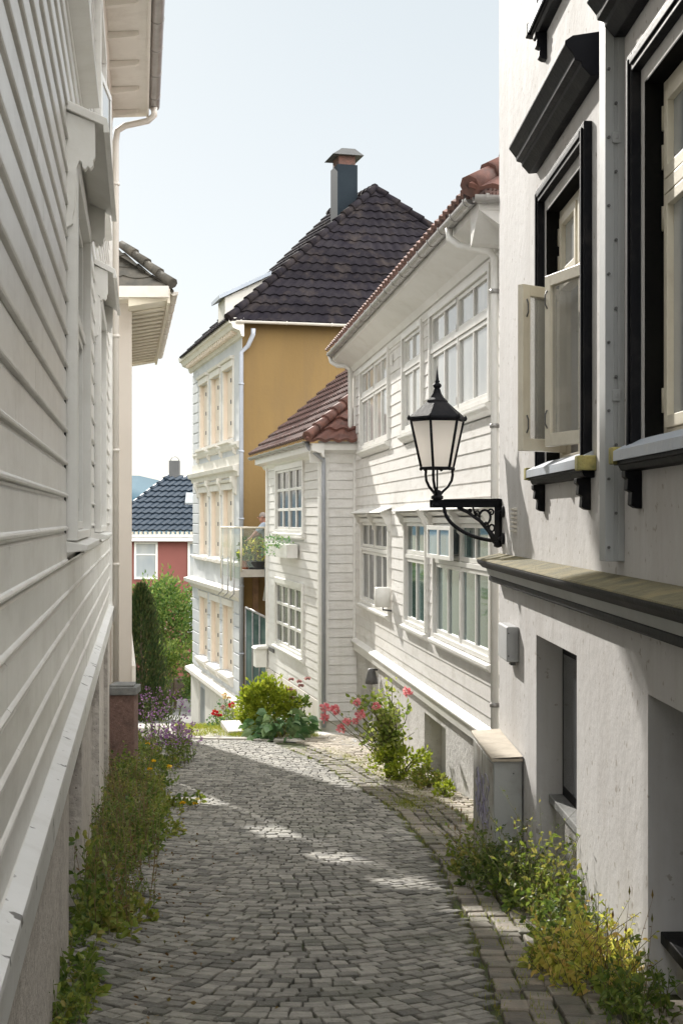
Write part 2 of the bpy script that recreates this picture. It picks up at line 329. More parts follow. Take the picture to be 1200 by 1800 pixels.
def window(F, s0, s1, z0, z1, parent, ncas=2, cols=2, transom=.64, glass='glass_dark', trim='trim_white', cw=.08, rows_low=1, sill=True, cp=.05, bar=.022, hinges=True):
    """casing (frame), sashes and glazing bars, panes, sill; transom = share of height below it (0: none)"""
    mb = MB()
    mb.box(F, s0-cw, s0, 0, cp, z0-.02, z1+cw); mb.box(F, s1, s1+cw, 0, cp, z0-.02, z1+cw)
    mb.box(F, s0, s1, 0, cp, z1, z1+cw-.003); mb.box(F, s0, s1, 0, cp-.004, z0-.02, z0+.03)
    fr = mb.build('window', trim, parent, bevel=.004)
    sm = MB(); pn = MB(); hg = MB(); wd = (s1-s0)/ncas; st = .045
    zt = z0+.03+(z1-z0-.03)*transom if transom else z1
    tiers = [(z0+.03, zt-.03), (zt+.03, z1)] if transom else [(z0+.03, z1)]
    if transom: sm.box(F, s0, s1, -.03, .036, zt-.028, zt+.028)
    for i in range(ncas):
        a = s0+i*wd; b = a+wd
        if i: sm.box(F, a-.022, a+.022, -.03, .030, z0+.03, z1)
        for ti, (c, d) in enumerate(tiers):
            x0, x1 = a+.024, b-.024; c += .004; d -= .004
            sm.box(F, x0, x0+st, -.02, .022, c, d); sm.box(F, x1-st, x1, -.02, .022, c, d)
            sm.box(F, x0+st, x1-st, -.02, .021, c, c+st*1.1); sm.box(F, x0+st, x1-st, -.02, .021, d-st, d)
            for k in range(1, cols):
                x = x0+(x1-x0)*k/cols; sm.box(F, x-bar, x+bar, -.015, .018, c+st, d-st)
            rr = rows_low if ti == 0 else 1
            for k in range(1, rr):
                z = c+(d-c)*k/rr; sm.box(F, x0+st, x1-st, -.014, .017, z-bar*.8, z+bar*.8)
            pn.box(F, x0+.01, x1-.01, -.012, -.006, c+.01, d-.01)
            if hinges:
                for z in (c+.12*(d-c), d-.12*(d-c)): hg.box(F, x0-.012, x0+.012, .022, .034, z-.04, z+.04)
    sm.build('sash', trim, fr, bevel=.003); pn.build('pane', glass, fr)
    if hinges: hg.build('hinge', 'zinc', fr)
    if sill:
        sl = MB(); sl.extr(F, [(0,z0-.02),(.10,z0-.045),(.10,z0-.075),(.085,z0-.082),(.06,z0-.11),(.03,z0-.13),(0,z0-.15)], s0-cw-.05, s1+cw+.05)
        sl.build('sill', trim, fr)
    return fr
def gutter(F, a0, a1, p, z, r, mat, parent, step=.6, name='gutter'):
    ring = [(p+r*math.cos(t), z+r*math.sin(t)) for t in [math.pi+math.pi*k/10 for k in range(11)]]
    inner = [(p+(r-.006)*math.cos(t), z+(r-.006)*math.sin(t)) for t in [2*math.pi-math.pi*k/10 for k in range(11)]]
    mb = MB(); mb.extr(F, ring+inner, a0, a1)
    o = mb.build(name, mat, parent)
    bk = MB(); x = a0+.1
    while x < a1: bk.extr(F, [(p+(r+.007)*math.cos(t), z+(r+.007)*math.sin(t)) for t in [math.pi+math.pi*k/8 for k in range(9)]]+[(p+r+.007,z+.012),(p-r-.007,z+.012)], x, x+.03); x += step
    bk.build('bracket', mat, o)
    return o
def tiles(name, P, U, V, bmax, aL, aR, course, pitch, amp, lift, mat, parent, kind='wave', per=8, thick=.02, warp=None):
    """roof slope of overlapping courses; U along the eave, V up the slope"""
    P = Vector(P); U = Vector(U).normalized(); V = Vector(V); V = (V-U*V.dot(U)).normalized(); Nn = U.cross(V)
    if Nn.z < 0: Nn = -Nn
    mb = MB(); nr = max(1, int(bmax/course+.5)); cs = bmax/nr
    for k in range(nr):
        b0 = k*cs; b1 = b0+cs; l0, r0 = aL(b0), aR(b0); l1, r1 = aL(b1), aR(b1)
        nt_ = max(1, int(round((max(r0,r1)-min(l0,l1))/pitch))); n = nt_*per
        vs = []; fs = []
        for i in range(n+1):
            t = i/n; a0_ = l0+(r0-l0)*t; a1_ = l1+(r1-l1)*t
            if kind == 'wave':
                ph = lambda a: (a/pitch) % 1
                h0 = amp*(.5+.5*math.cos(2*math.pi*ph(a0_)))**.8; h1 = amp*(.5+.5*math.cos(2*math.pi*ph(a1_)))**.8; sc = 0
            else:
                h0 = h1 = 0; q = ((a0_/pitch+(k % 2)*.5) % 1)*2-1; sc = -cs*.42*math.sqrt(max(0, 1-q*q))
            jig = .004*math.sin(k*12.9+int(a0_/pitch)*78.2)
            vs += [P+U*a0_+V*(b0+sc)+Nn*(h0-.012), P+U*a0_+V*(b0+sc)+Nn*(lift+h0+jig), P+U*a1_+V*b1+Nn*h1]
            if warp:
                vs[-3].z += warp(a0_,b0); vs[-2].z += warp(a0_,b0); vs[-1].z += warp(a1_,b1)
            if i:
                m = 3*(i-1); fs += [(m, m+3, m+4, m+1), (m+1, m+4, m+5, m+2)]
        mb.add(vs, fs)
    return mb.build(name, mat, parent)
def cover(name, pts, r, mat, parent, tile=.35):      # ridge / hip cap tiles along a line
    a, b = Vector(pts[0]), Vector(pts[1]); n = max(1, int((b-a).length/tile)); mb = MB()
    for k in range(n):
        p = a+(b-a)*(k/n); q = a+(b-a)*((k+1.12)/n); mb.tube([p+Vector((0,0,.015)), q-Vector((0,0,.004))], [r*1.12, r*.88], 8)
    return mb.build(name, mat, parent)
# ---------------------------------------------------------------- foliage helpers
def leaf(mb, p, d, size, wid=.5, fold=.25, rn=rnd, curl=0):
    d = Vector(d).normalized(); s = d.cross(Vector((rn.uniform(-1,1),rn.uniform(-1,1),rn.uniform(-.3,1)))); s = s.normalized() if s.length > 1e-4 else d.orthogonal().normalized()
    n = d.cross(s); p = Vector(p); L = size; w_ = size*wid*.5
    c = p+d*L*.5+n*L*.02; t = p+d*L-Vector((0,0,curl*L))
    mb.add([p, p+d*L*.35+s*w_+n*w_*fold, p+d*L*.72+s*w_*.75+n*w_*fold, t, p+d*L*.72-s*w_*.75+n*w_*fold, p+d*L*.35-s*w_+n*w_*fold, c], [(0,6,1),(1,6,2),(2,6,3),(3,6,4),(4,6,5),(5,6,0)])
def rdir(rn=rnd, zb=.2):
    while True:
        v = Vector((rn.uniform(-1,1), rn.uniform(-1,1), rn.uniform(-1,1)))
        if .05 < v.length < 1: v.normalize(); v.z += zb; return v.normalized()
def crown(mb, c, r, nclump, nleaf, size, rn, shell=.55, cr=.28, wid=.5, zb=.3):
    c = Vector(c)
    for _ in range(nclump):
        d = rdir(rn, .15); f = rn.uniform(shell, 1)**.7*rn.uniform(.85,1.08); q = c+Vector((d.x*r[0]*f, d.y*r[1]*f, d.z*r[2]*f)); rc = cr*(r[0]+r[2])*.5*rn.uniform(.6,1.3)
        for _ in range(nleaf):
            e = rdir(rn, 0)*rc*rn.uniform(.2,1); leaf(mb, q+e, (e.normalized()*.7+d*.6+rdir(rn)*.8+Vector((0,0,zb))), size*rn.uniform(.6,1.25), wid, rn=rn)
def weed(mb, st, p, h, n, size, rn, lean=.25, wid=.4, r=.004):
    p = Vector(p); d = Vector((rn.uniform(-lean,lean), rn.uniform(-lean,lean), 1)).normalized(); bend = Vector((rn.uniform(-lean,lean), rn.uniform(-lean,lean), 0))
    pt = [p+d*h*t+bend*h*t*t for t in (0,.33,.66,1)]; st.tube(pt, [r,r*.85,r*.7,r*.4], 4)
    for i in range(n):
        t = rn.uniform(.08,1)**.8; q = p+d*h*t+bend*h*t*t; leaf(mb, q, rdir(rn,.35), size*(1.25-.6*t)*rn.uniform(.7,1.2), wid, rn=rn, curl=.15)
    return pt[-1]
def blades(mb, p, h, n, rn, sp=.06):
    for _ in range(n):
        q = Vector(p)+Vector((rn.uniform(-sp,sp), rn.uniform(-sp,sp), 0)); d = Vector((rn.uniform(-.5,.5), rn.uniform(-.5,.5), 1)).normalized(); hh = h*rn.uniform(.5,1.1)
        s = d.cross(rdir(rn)).normalized()*hh*.035; b = Vector((d.x,d.y,-.2))*hh*.3
        mb.add([q-s, q+s, q+d*hh*.6+s*.7, q+d*hh*.6-s*.7, q+d*hh+b], [(0,1,2,3),(3,2,4)])
def flower(mb, c, r, rn, petals=9, layers=2):
    c = Vector(c)
    for l in range(layers):
        for k in range(petals):
            a = 2*math.pi*(k+.5*l)/petals; d = Vector((math.cos(a), math.sin(a)*.9-.1, .25+.55*l)); leaf(mb, c, d, r*(1-.25*l)*rn.uniform(.85,1.1), .95, .35, rn)
def bloom(mb, c, r, rn, n=34):
    for _ in range(n):
        d = rdir(rn, .25); leaf(mb, Vector(c)+d*r*rn.uniform(.1,.55), d+rdir(rn)*.7, r*rn.uniform(.5,.8), .9, .4, rn)
# ================================================================ SETTING: ground
def grid(name, xs, ys, zf, mat, dz=0, noise_=0):
    mb = MB(); vs = [(x, y, zf(x,y)+dz) for y in ys for x in xs]; n = len(xs)
    mb.add(vs, [(j*n+i, j*n+i+1, (j+1)*n+i+1, (j+1)*n+i) for j in range(len(ys)-1) for i in range(n-1)])
    return mb.build(name, mat, smooth=True)
ys = [-60,-30,-10,-5]+[0,3,6,9,12,15,18,21,25,28,30,31.5,33,36,39.8,45,50,55,60,70,90,150,300,700,1500,4000]
xs = [-4000,-900,-300,-80,-30,-12,-6,-3,0,3,6,12,30,80,300,900,4000]
struct(grid('ground', xs, ys, g, 'earth', -.035))
def lerpt(t, y):
    for (a, xa), (b, xb) in zip(t, t[1:]):
        if y <= b: return xa+(xb-xa)*(y-a)/(b-a)
    return t[-1][1]
RE = [(-5,.72),(6.2,.72),(8.1,.775),(11.4,.76),(13.9,.58),(15.7,.26),(19,-.32),(21.5,-.95),(24,-1.9)]     # right edge of the sett paving
LE = [(-5,-1.0),(4,-1.1),(8.1,-1.42),(14.3,-1.95),(18,-2.45),(21.5,-3.2),(24,-3.4)]
def band(name, fl, fr, y0, y1, mat, dz, step=.5):
    mb = MB(); y = y0; row = []
    while y <= y1+1e-6:
        row.append([(fl(y), y, g(0,y)+dz), ((fl(y)+fr(y))/2, y, g(0,y)+dz), (fr(y), y, g(0,y)+dz)]); y += step
    vs = [v for r_ in row for v in r_]
    mb.add(vs, [(3*j+i, 3*j+i+1, 3*j+i+4, 3*j+i+3) for j in range(len(row)-1) for i in range(2)])
    return struct(mb.build(name, mat, smooth=True))
band('street_bed', lambda y: lerpt(LE,y)-.5, lambda y: 3.6, -5, 25, 'joint_soil', -.012)
rs = random.Random(3)
def sett(mb, cx, cy, ang, lx, ly, h, dz):
    ca, sa = math.cos(ang), math.sin(ang); vs = []
    jit = [(rs.uniform(-.09,.09)*lx*.8, rs.uniform(-.07,.07)*ly) for _ in range(4)]; tilt = (rs.uniform(-.03,.03), rs.uniform(-.03,.03))
    for lvl, (k, z) in enumerate(((1,-.03),(1,h*.45),(.95,h*.85),(.82,h))):
        for (sx, sy), (jx, jy) in zip(((-1,-1),(1,-1),(1,1),(-1,1)), jit):
            x = (sx*lx*.5*k+jx); y = (sy*ly*.5*k+jy); X = cx+ca*x-sa*y; Y = cy+sa*x+ca*y
            vs.append((X, Y, g(X,Y)+z+dz+(tilt[0]*x+tilt[1]*y)*(lvl > 0)))
    fs = [(4*l+i, 4*l+(i+1)%4, 4*l+4+(i+1)%4, 4*l+4+i) for l in range(3) for i in range(4)]+[(12,13,14,15)]
    mb.add(vs, fs)
# street setts laid in sagging arcs
mb = MB(); y = 2.2
while y < 23.2:
    bow = .42*max(0, min(1, (15-y)/7))+.03; x = -4.2; rowh = rs.uniform(.088,.100)*(1.0 if y < 12 else 1.1)
    xc = lambda yy: (lerpt(LE,yy)+lerpt(RE,yy))/2+.02
    x += rs.uniform(0,.1)
    wob = rs.uniform(0,6)
    while x < 1.4:
        lw = rs.uniform(.088,.122); cx = x+lw/2; u_ = cx-xc(y); cy = y+bow*u_*u_+.012*math.sin(cx*3+wob)
        if lerpt(LE,cy)-.25 < cx < lerpt(RE,cy)-.03:
            ag = math.atan(2*bow*u_); sett(mb, cx, cy, ag, (lw-.010)/max(.75,math.cos(ag)), (rowh-.004)*math.cos(ag)-.006, .017, rs.uniform(-.004,.004))
        x += lw
    y += rowh
struct(mb.build('cobbled_street', 'sett_grey'))
# gutter of larger stones along the right edge
mb = MB(); y = 3.4
while y < 21:
    L_ = rs.uniform(.12,.21)
    for k in range(4 if y < 15 else 3):
        ww = .135; x0 = lerpt(RE,y)+.075+k*ww; sl = -math.atan((lerpt(RE,y+.3)-lerpt(RE,y-.3))/.6)
        sett(mb, x0+rs.uniform(-.01,.01), y+rs.uniform(-.02,.02)+k*.05, sl, ww-.012, L_-.012, .02, (-.008 if k == 1 else .002)+rs.uniform(-.006,.006))
    y += L_
struct(mb.build('gutter_stones', 'gutter_stone'))
mb = MB(); y = 3.4
while y < 23.5:
    rh = rs.uniform(.10,.13); x = lerpt(RE,y)+(.6 if y < 15 else .42)+rs.uniform(0,.05)
    lim = (1.645-.0217*y if y < 12 else 3.142-.1183*y)-.02
    while x < lim:
        lw = rs.uniform(.11,.22); sett(mb, x+lw/2, y, rs.uniform(-.03,.03), lw-.012, rh-.012, .02, rs.uniform(-.006,.006)); x += lw
    y += rh
struct(mb.build('pavement', 'sett_sunlit'))
# beyond the street: pale path, stone slabs, the lower road
def flat(name, poly, mat, dz, sub=1):
    mb = MB(); vs = [(x,y,g(x,y)+dz) for x,y in poly]; mb.add(vs, [tuple(range(len(vs)))]); return struct(mb.build(name, mat))
mb = MB()
for y0_, y1_ in ((23,25),(25,27.5),(27.5,30),(30,33),(33,36),(36,39.8)):
    a0_, b0_ = -3.6-.16*(y0_-23), -1.0-.28*(y0_-23); a1_, b1_ = -3.6-.16*(y1_-23), -1.0-.28*(y1_-23)
    mb.add([(a0_,y0_,g(0,y0_)),(b0_,y0_,g(0,y0_)),(b1_,y1_,g(0,y1_)),(a1_,y1_,g(0,y1_))], [(0,1,2,3)])
struct(mb.build('path', 'path_stone'))
mb = MB()
for y0_, y1_ in ((39.8,45),(45,50),(50,56)):
    mb.add([(-14,y0_,g(0,y0_)-.002),(2,y0_,g(0,y0_)-.002),(2,y1_,g(0,y1_)-.002),(-14,y1_,g(0,y1_)-.002)], [(0,1,2,3)])
struct(mb.build('road', 'asphalt'))
flat('paving_slab', [(-1.35,22.4),(-.4,21.9),(.35,23.3),(.3,24.2),(-.4,24.1)], 'slab_white', .012)
flat('paving_slab', [(-.28,21.8),(.5,21.0),(.72,21.2),(.55,22.0),(.38,23.0)], 'slab_grey', .016)
mb = MB(); x = -3.3
while x < -.9:
    lw = rs.uniform(.35,.6); yy = 22.9-.25*(x+3.3); sett(mb, x+lw/2, yy, -.25, lw-.02, .34, .03, .01); x += lw
struct(mb.build('kerb', 'path_stone'))
# hill on the far shore
mb = MB(); n = 60; vs = []
for j in range(4):
    for i in range(n+1):
        x = -900+i*30; prof = 30+9*math.sin(i*.31)+5*math.sin(i*.9+1)+2.5*math.sin(i*2.3); vs.append((x, 1300+j*60, -20+(prof+20)*(0, .6, .95, 0)[j]*(1.15 if x < -100 else .9)))
mb.add(vs, [(j*(n+1)+i, j*(n+1)+i+1, (j+1)*(n+1)+i+1, (j+1)*(n+1)+i) for j in range(3) for i in range(n)])
struct(mb.build('hill', 'hill_haze_blue', smooth=True))
# ================================================================ LEFT HOUSE
FL = Fr((-.417,0), (-.1475,1), (1,.1475))
LH = thing('white_timber_house', 'large white clapboard house along the left edge with scrolled window hoods', 'house', (-3.06,17.9,g(-3,17.9)))
win1 = (7.62,9.55,-.10,1.93); win2 = (12.15,14.05,-.10,1.93); up1 = (7.7,9.5,2.98,4.7); up2 = (12.2,14.1,2.98,4.7)
holes = [(a-.125,b+.1,c-.05,d+.12) for a,b,c,d in (win1,win2,up1,up2)]
siding('siding', FL, -1.5, 17.82, -1.137, 5.3, .179, HEAVY, 'shade_paint', LH, holes)
mb = MB(); mb.slab([FL(-1.5,-.04,0)[:2], FL(17.85,-.04,0)[:2], (-9,17.85), (-9,-1.5)], -1.2, 5.35); mb.build('wall', 'shade_paint', LH)
mb = MB(); mb.box(FL, 17.80, 17.92, 0, .06, -1.137, 5.3); mb.box(FL, 17.86, 17.92, -.1, 0, -1.137, 5.3); mb.build('corner_board', 'shade_paint', LH, bevel=.004)
mb = MB(); mb.extr(FL, [(0,-1.108),(.078,-1.145),(.080,-1.168),(.066,-1.172),(.060,-1.36),(0,-1.36)], -1.5, 17.95); mb.build('skirting', 'skirt_paint', LH)
# foundation: rough render between recessed cellar niches
nich = [(a, b, -9, -1.43) for a, b in ((7.4,9.06),(10.9,13.0),(14.6,16.4))]
FF = Fr((-.385,0), (-.1475,1), (1,.1475))
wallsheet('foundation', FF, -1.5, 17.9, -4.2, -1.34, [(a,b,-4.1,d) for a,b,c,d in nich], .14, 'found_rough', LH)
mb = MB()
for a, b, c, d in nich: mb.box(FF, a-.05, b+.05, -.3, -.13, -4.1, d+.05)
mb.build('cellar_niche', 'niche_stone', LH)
mb = MB(); mb.slab([FF(17.9,0,0)[:2], (-9,17.88), (-9,17.5), FF(17.5,-.14,0)[:2]], -4.2, -1.34); mb.build('end_foundation', 'found_rough', LH)
def lhood(wn, parent, dep=.235):
    a, b, z0, z1 = wn; zt = z1+.33
    mb = MB(); mb.extr(FL, [(0,zt+.04),(dep,zt-.06),(dep+.015,zt-.14),(dep-.02,zt-.14),(dep-.02,zt-.1),(0,zt-.01)], a-.16, b+.16); o = mb.build('window_hood', 'trim_white', parent, bevel=.004)
    br = MB(); d = dep-.065
    prof = [(0,zt-.02),(d,zt-.08),(d,zt-.27),(d-.012,zt-.29),(d-.008,zt-.31),(d-.025,zt-.335),(d-.04,zt-.32),(d-.055,zt-.34),(d-.07,zt-.325),(d-.072,zt-.30),(d-.085,zt-.29),(.07,zt-.33),(.062,zt-.55),(.05,zt-.60),(.05,zt-.64),(0,zt-.67)]
    for s_ in (a-.13, b+.07): br.extr(FL, prof, s_, s_+.06)
    br.box(FL, a-.05, b+.05, .03, .05, zt-.30, zt-.05); br.build('hood_bracket', 'trim_white', o, bevel=.003)
for wn, hood in ((win1,1),(win2,1),(up1,0),(up2,0)):
    o = window(FL, *wn, LH, ncas=2, cols=1, transom=.66, glass='glass_pale', trim='trim_white', cw=.1, cp=.075, sill=False)
    sl = MB(); sl.extr(FL, [(0,wn[2]-.02),(.13,wn[2]-.045),(.13,wn[2]-.075),(0,wn[2]-.09)], wn[0]-.14, wn[1]+.14); sl.build('sill', 'trim_white', o, bevel=.004)
    gap_ = MB(); gap_.box(FL, wn[0]-.135, wn[0]-.101, .0, .012, wn[2]-.15, wn[3]+.3); gap_.build('shadow_gap_strip', 'dark_metal', o)  # dark strip standing in for the shadow gap beside the casing
    if hood: lhood(wn, o, .235 if wn is win1 else .2)
# upper casement standing open
hx, hy, _ = FL(12.25,.06,0); ox_, oy_ = -2.20, 13.02
FO = Fr((hx,hy), (ox_-hx,oy_-hy), (1,-.9))
mb = MB(); mb.box(FO,0,1,-.02,.02,2.9,2.96); mb.box(FO,0,1,-.02,.02,3.96,4.02); mb.box(FO,0,.13,-.02,.02,2.96,3.96); mb.box(FO,.87,1,-.02,.02,2.96,3.96)
oc = mb.build('open_casement', 'trim_white', LH, bevel=.003); mb = MB(); mb.box(FO,.13,.87,-.006,.006,2.96,3.96); mb.build('pane', 'glass_pale', oc)
# eaves, gutter, downpipe
EZ = 5.46
mb = MB(); mb.extr(FL, [(0,5.30),(.50,5.34),(.50,5.30),(.53,5.30),(.53,5.52),(0,5.62)], -1.5, 18.05); mb.extr(FL, [(0,5.12),(.05,5.12),(.07,5.30),(0,5.30)], -1.5, 17.95)
s_ = -1.3
ev = mb.build('eaves', 'stucco_white', LH)
mb = MB()
while s_ < 17.8: mb.extr(FL, [(.05,5.30),(.40,5.33),(.40,5.29),(.36,5.27),(.05,5.22)], s_, s_+.07); s_ += .95
mb.build('rafter_end', 'stucco_white', ev)
gutter(FL, -1.5, 18.0, .60, 5.47, .075, 'zinc', LH, .9)
mb = MB(); mb.slab([FL(-1.5,.55,0)[:2], FL(18.05,.55,0)[:2], (-5.8,18.05), (-4.5,-1.5)], 5.5, 5.56)
mb.build('roof_edge', 'slate', LH)
# roof as a true slope
P = FL(-1.5,.62,5.55); Uv = (-.1475,1,0); Vv = (-1,-.1475,.8)
tiles('roof', FL(18.0,.52,5.60), (.1475,-1,0), Vv, 4.6, lambda b: 0, lambda b: 19.6, .33, .3, 0, .02, 'slate', LH, kind='scallop', per=6)
p = lambda s_,pp,z: FL(s_,pp,z)
mb = MB(); mb.tube([p(17.82,.60,5.40), p(17.84,.60,5.30), p(17.9,.52,5.24), p(17.93,.22,5.17), p(17.93,.12,5.10), p(17.93,.10,4.95), p(17.93,.10,-3.2)], .042, 10)
dp = mb.build('downpipe', 'pipe_cream', LH); mb = MB()
for z in (4.4, 2.4, .9, -.6, -2.2): mb.tube([p(17.93,.10,z-.02), p(17.93,.10,z+.02)], .052, 10)
mb.build('pipe_clip', 'pipe_cream', dp)
# ================================================================ SECOND LEFT HOUSE
FB = Fr((.114,0), (-.159,1), (1,.159)); FBn = Fr((0,20.0), (1,0), (0,-1))
BH = thing('cream_rendered_house', 'narrow cream rendered house with scalloped slate roof behind the downpipe', 'house', (-2.85,18.6,g(0,18.6)))
YF = 26.5
mb = MB(); mb.slab([(-3.066,20.0), FB(YF,0,0)[:2], (-3.335-.39*(YF-20),YF), (-3.335,20.0)], -6, 3.28); mb.build('wall', 'cream_render', BH)  # unseen far side slanted along the sun so a streak of light passes
siding('siding', FBn, -3.355, -3.28, -2.9, 2.7, .17, LAP, 'old_siding', BH)
mb = MB()      # added unseen boards; gaps between them let sun patches fall on the street
for z0_, z1_ in ((-4,-.30),(.12,1.02),(1.5,2.02),(2.42,2.86),(3.15,3.6)): mb.slab([(-3.43,20.05),(-3.43,20.12),(-5.2,20.12),(-5.2,20.05)], z0_, z1_)
mb.build('sun_gap_boards', 'wood_brown', BH)
mb = MB(); mb.extr(FB, [(-.05,3.04),(.50,3.14),(.50,3.10),(.54,3.10),(.54,3.31),(-.05,3.31)], 19.55, YF+.9); mb.build('eaves', 'trim_cream', BH)
mb = MB(); mb.box(FBn, -3.36, -2.47, .42, .49, 3.17, 3.33); mb.box(FBn, -3.36, -2.8, 0, .42, 3.15, 3.19); mb.build('fascia', 'stucco_white', BH)
s_ = 20.1; mb = MB()
while s_ < YF+.6: mb.extr(FB, [(.0,3.045),(.48,3.13),(.48,3.11),(.0,3.025)], s_, s_+.05); s_ += .42
mb.build('soffit_board', 'trim_cream', BH)
gutter(FB, 19.6, YF+.9, .60, 3.28, .06, 'pipe_cream', BH, .8)
ec = FB(18.1,.6,3.12)
tiles('roof', FB(19.62,.5,3.36), (-1,0,0), (0,1,.8), 1.35, lambda b: b*.72, lambda b: .93, .36, .44, 0, .025, 'slate', BH, kind='scallop', per=8)
tiles('roof', FB(YF+1,.5,3.34), (.159,-1,0), (-1,-.159,.8), 1.3, lambda b: 0, lambda b: (YF+1-19.55)*1.0126-b*.72, .26, .30, 0, .025, 'slate', BH, kind='scallop', per=8)
e0 = Vector(FB(19.54,.58,3.37)); cover('hip_cap', (e0, e0+Vector((-.86,.88,.74))), .07, 'slate', BH, .3)
mb = MB(); mb.slab([(-3.06,19.97),(-3.005,19.97),FB(YF,.03,0)[:2],FB(YF,-.02,0)[:2]], -6, -2.15); mb.build('plinth', 'stucco_white', BH)
# gate post of speckled brown stone
GPT = thing('gate_post', 'square speckled brown stone gate post with grey cap at the left verge', 'gate post', (-2.78,17.55,g(0,17.5)))
mb = MB(); mb.box(W, -2.96, -2.63, 17.35, 17.7, -3.5, -2.24); mb.build('post', 'gate_stone', GPT, bevel=.012)
mb = MB(); mb.slab([(-2.99,17.32),(-2.60,17.32),(-2.60,17.73),(-2.99,17.73)], -2.24, -2.14); mb.slab([(-2.96,17.35),(-2.63,17.35),(-2.66,17.7),(-2.93,17.7)], -2.14, -2.11); mb.build('cap', 'cap_stone', GPT, bevel=.01)
# ================================================================ NEAR RIGHT HOUSE
FR = Fr((1.645,0), (-.0217,1), (-1,-.0217))
RH = thing('grey_plaster_house', 'tall pale grey plastered house with black window surrounds on the right', 'house', (1.4,12,g(1.4,12)))
wr = [(8.2,9.58,.38,2.16),(5.37,6.75,.38,2.16)]; wu = [(8.2,9.5,3.55,5.3),(5.37,6.7,3.55,5.3)]
nc = [(8.49,10.02,-3.6,-.85),(5.0,6.69,-3.2,-.86)]
wallsheet('wall', FR, -2, 12.0, -4.2, 8, wr+wu+nc, .42, 'plaster', RH)
mb = MB(); mb.slab([FR(-2,-.9,0)[:2], FR(12,-.42,0)[:2], (7,11.95), (7,-2)], -4.2, 8); mb.build('rear_wall', 'plaster', RH)
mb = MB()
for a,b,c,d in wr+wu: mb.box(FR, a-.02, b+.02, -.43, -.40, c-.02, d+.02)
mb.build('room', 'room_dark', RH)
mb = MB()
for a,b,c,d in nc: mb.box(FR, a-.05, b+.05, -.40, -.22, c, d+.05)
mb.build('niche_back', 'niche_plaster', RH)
for i, (a,b,c,d) in enumerate(nc):   # low recessed wall, ledge and dark cellar window
    mb = MB(); mb.box(FR, a+.001, b-.001, -.22, -.14, c, -2.08); mb.build('niche_wall', 'found_plaster', RH)
    mb = MB(); mb.box(FR, a+.002, b-.002, -.22, -.09 if i == 0 else -.06, -2.08, -2.02); mb.build('ledge', 'cap_stone' if i == 0 else 'black_paint', RH, bevel=.006)
    mb = MB(); mb.box(FR, a+.12, b-.012, -.219, -.19, -2.018, -.90); cwn = mb.build('cellar_window', 'black_paint', RH); 
    mb = MB(); mb.box(FR, a+.20, b-.09, -.189, -.183, -1.94, -.98); mb.build('pane', 'glass_dark', cwn)
    mb = MB(); mb.box(FR, b-.003, b+.001, -.3, -.05, c, d); 
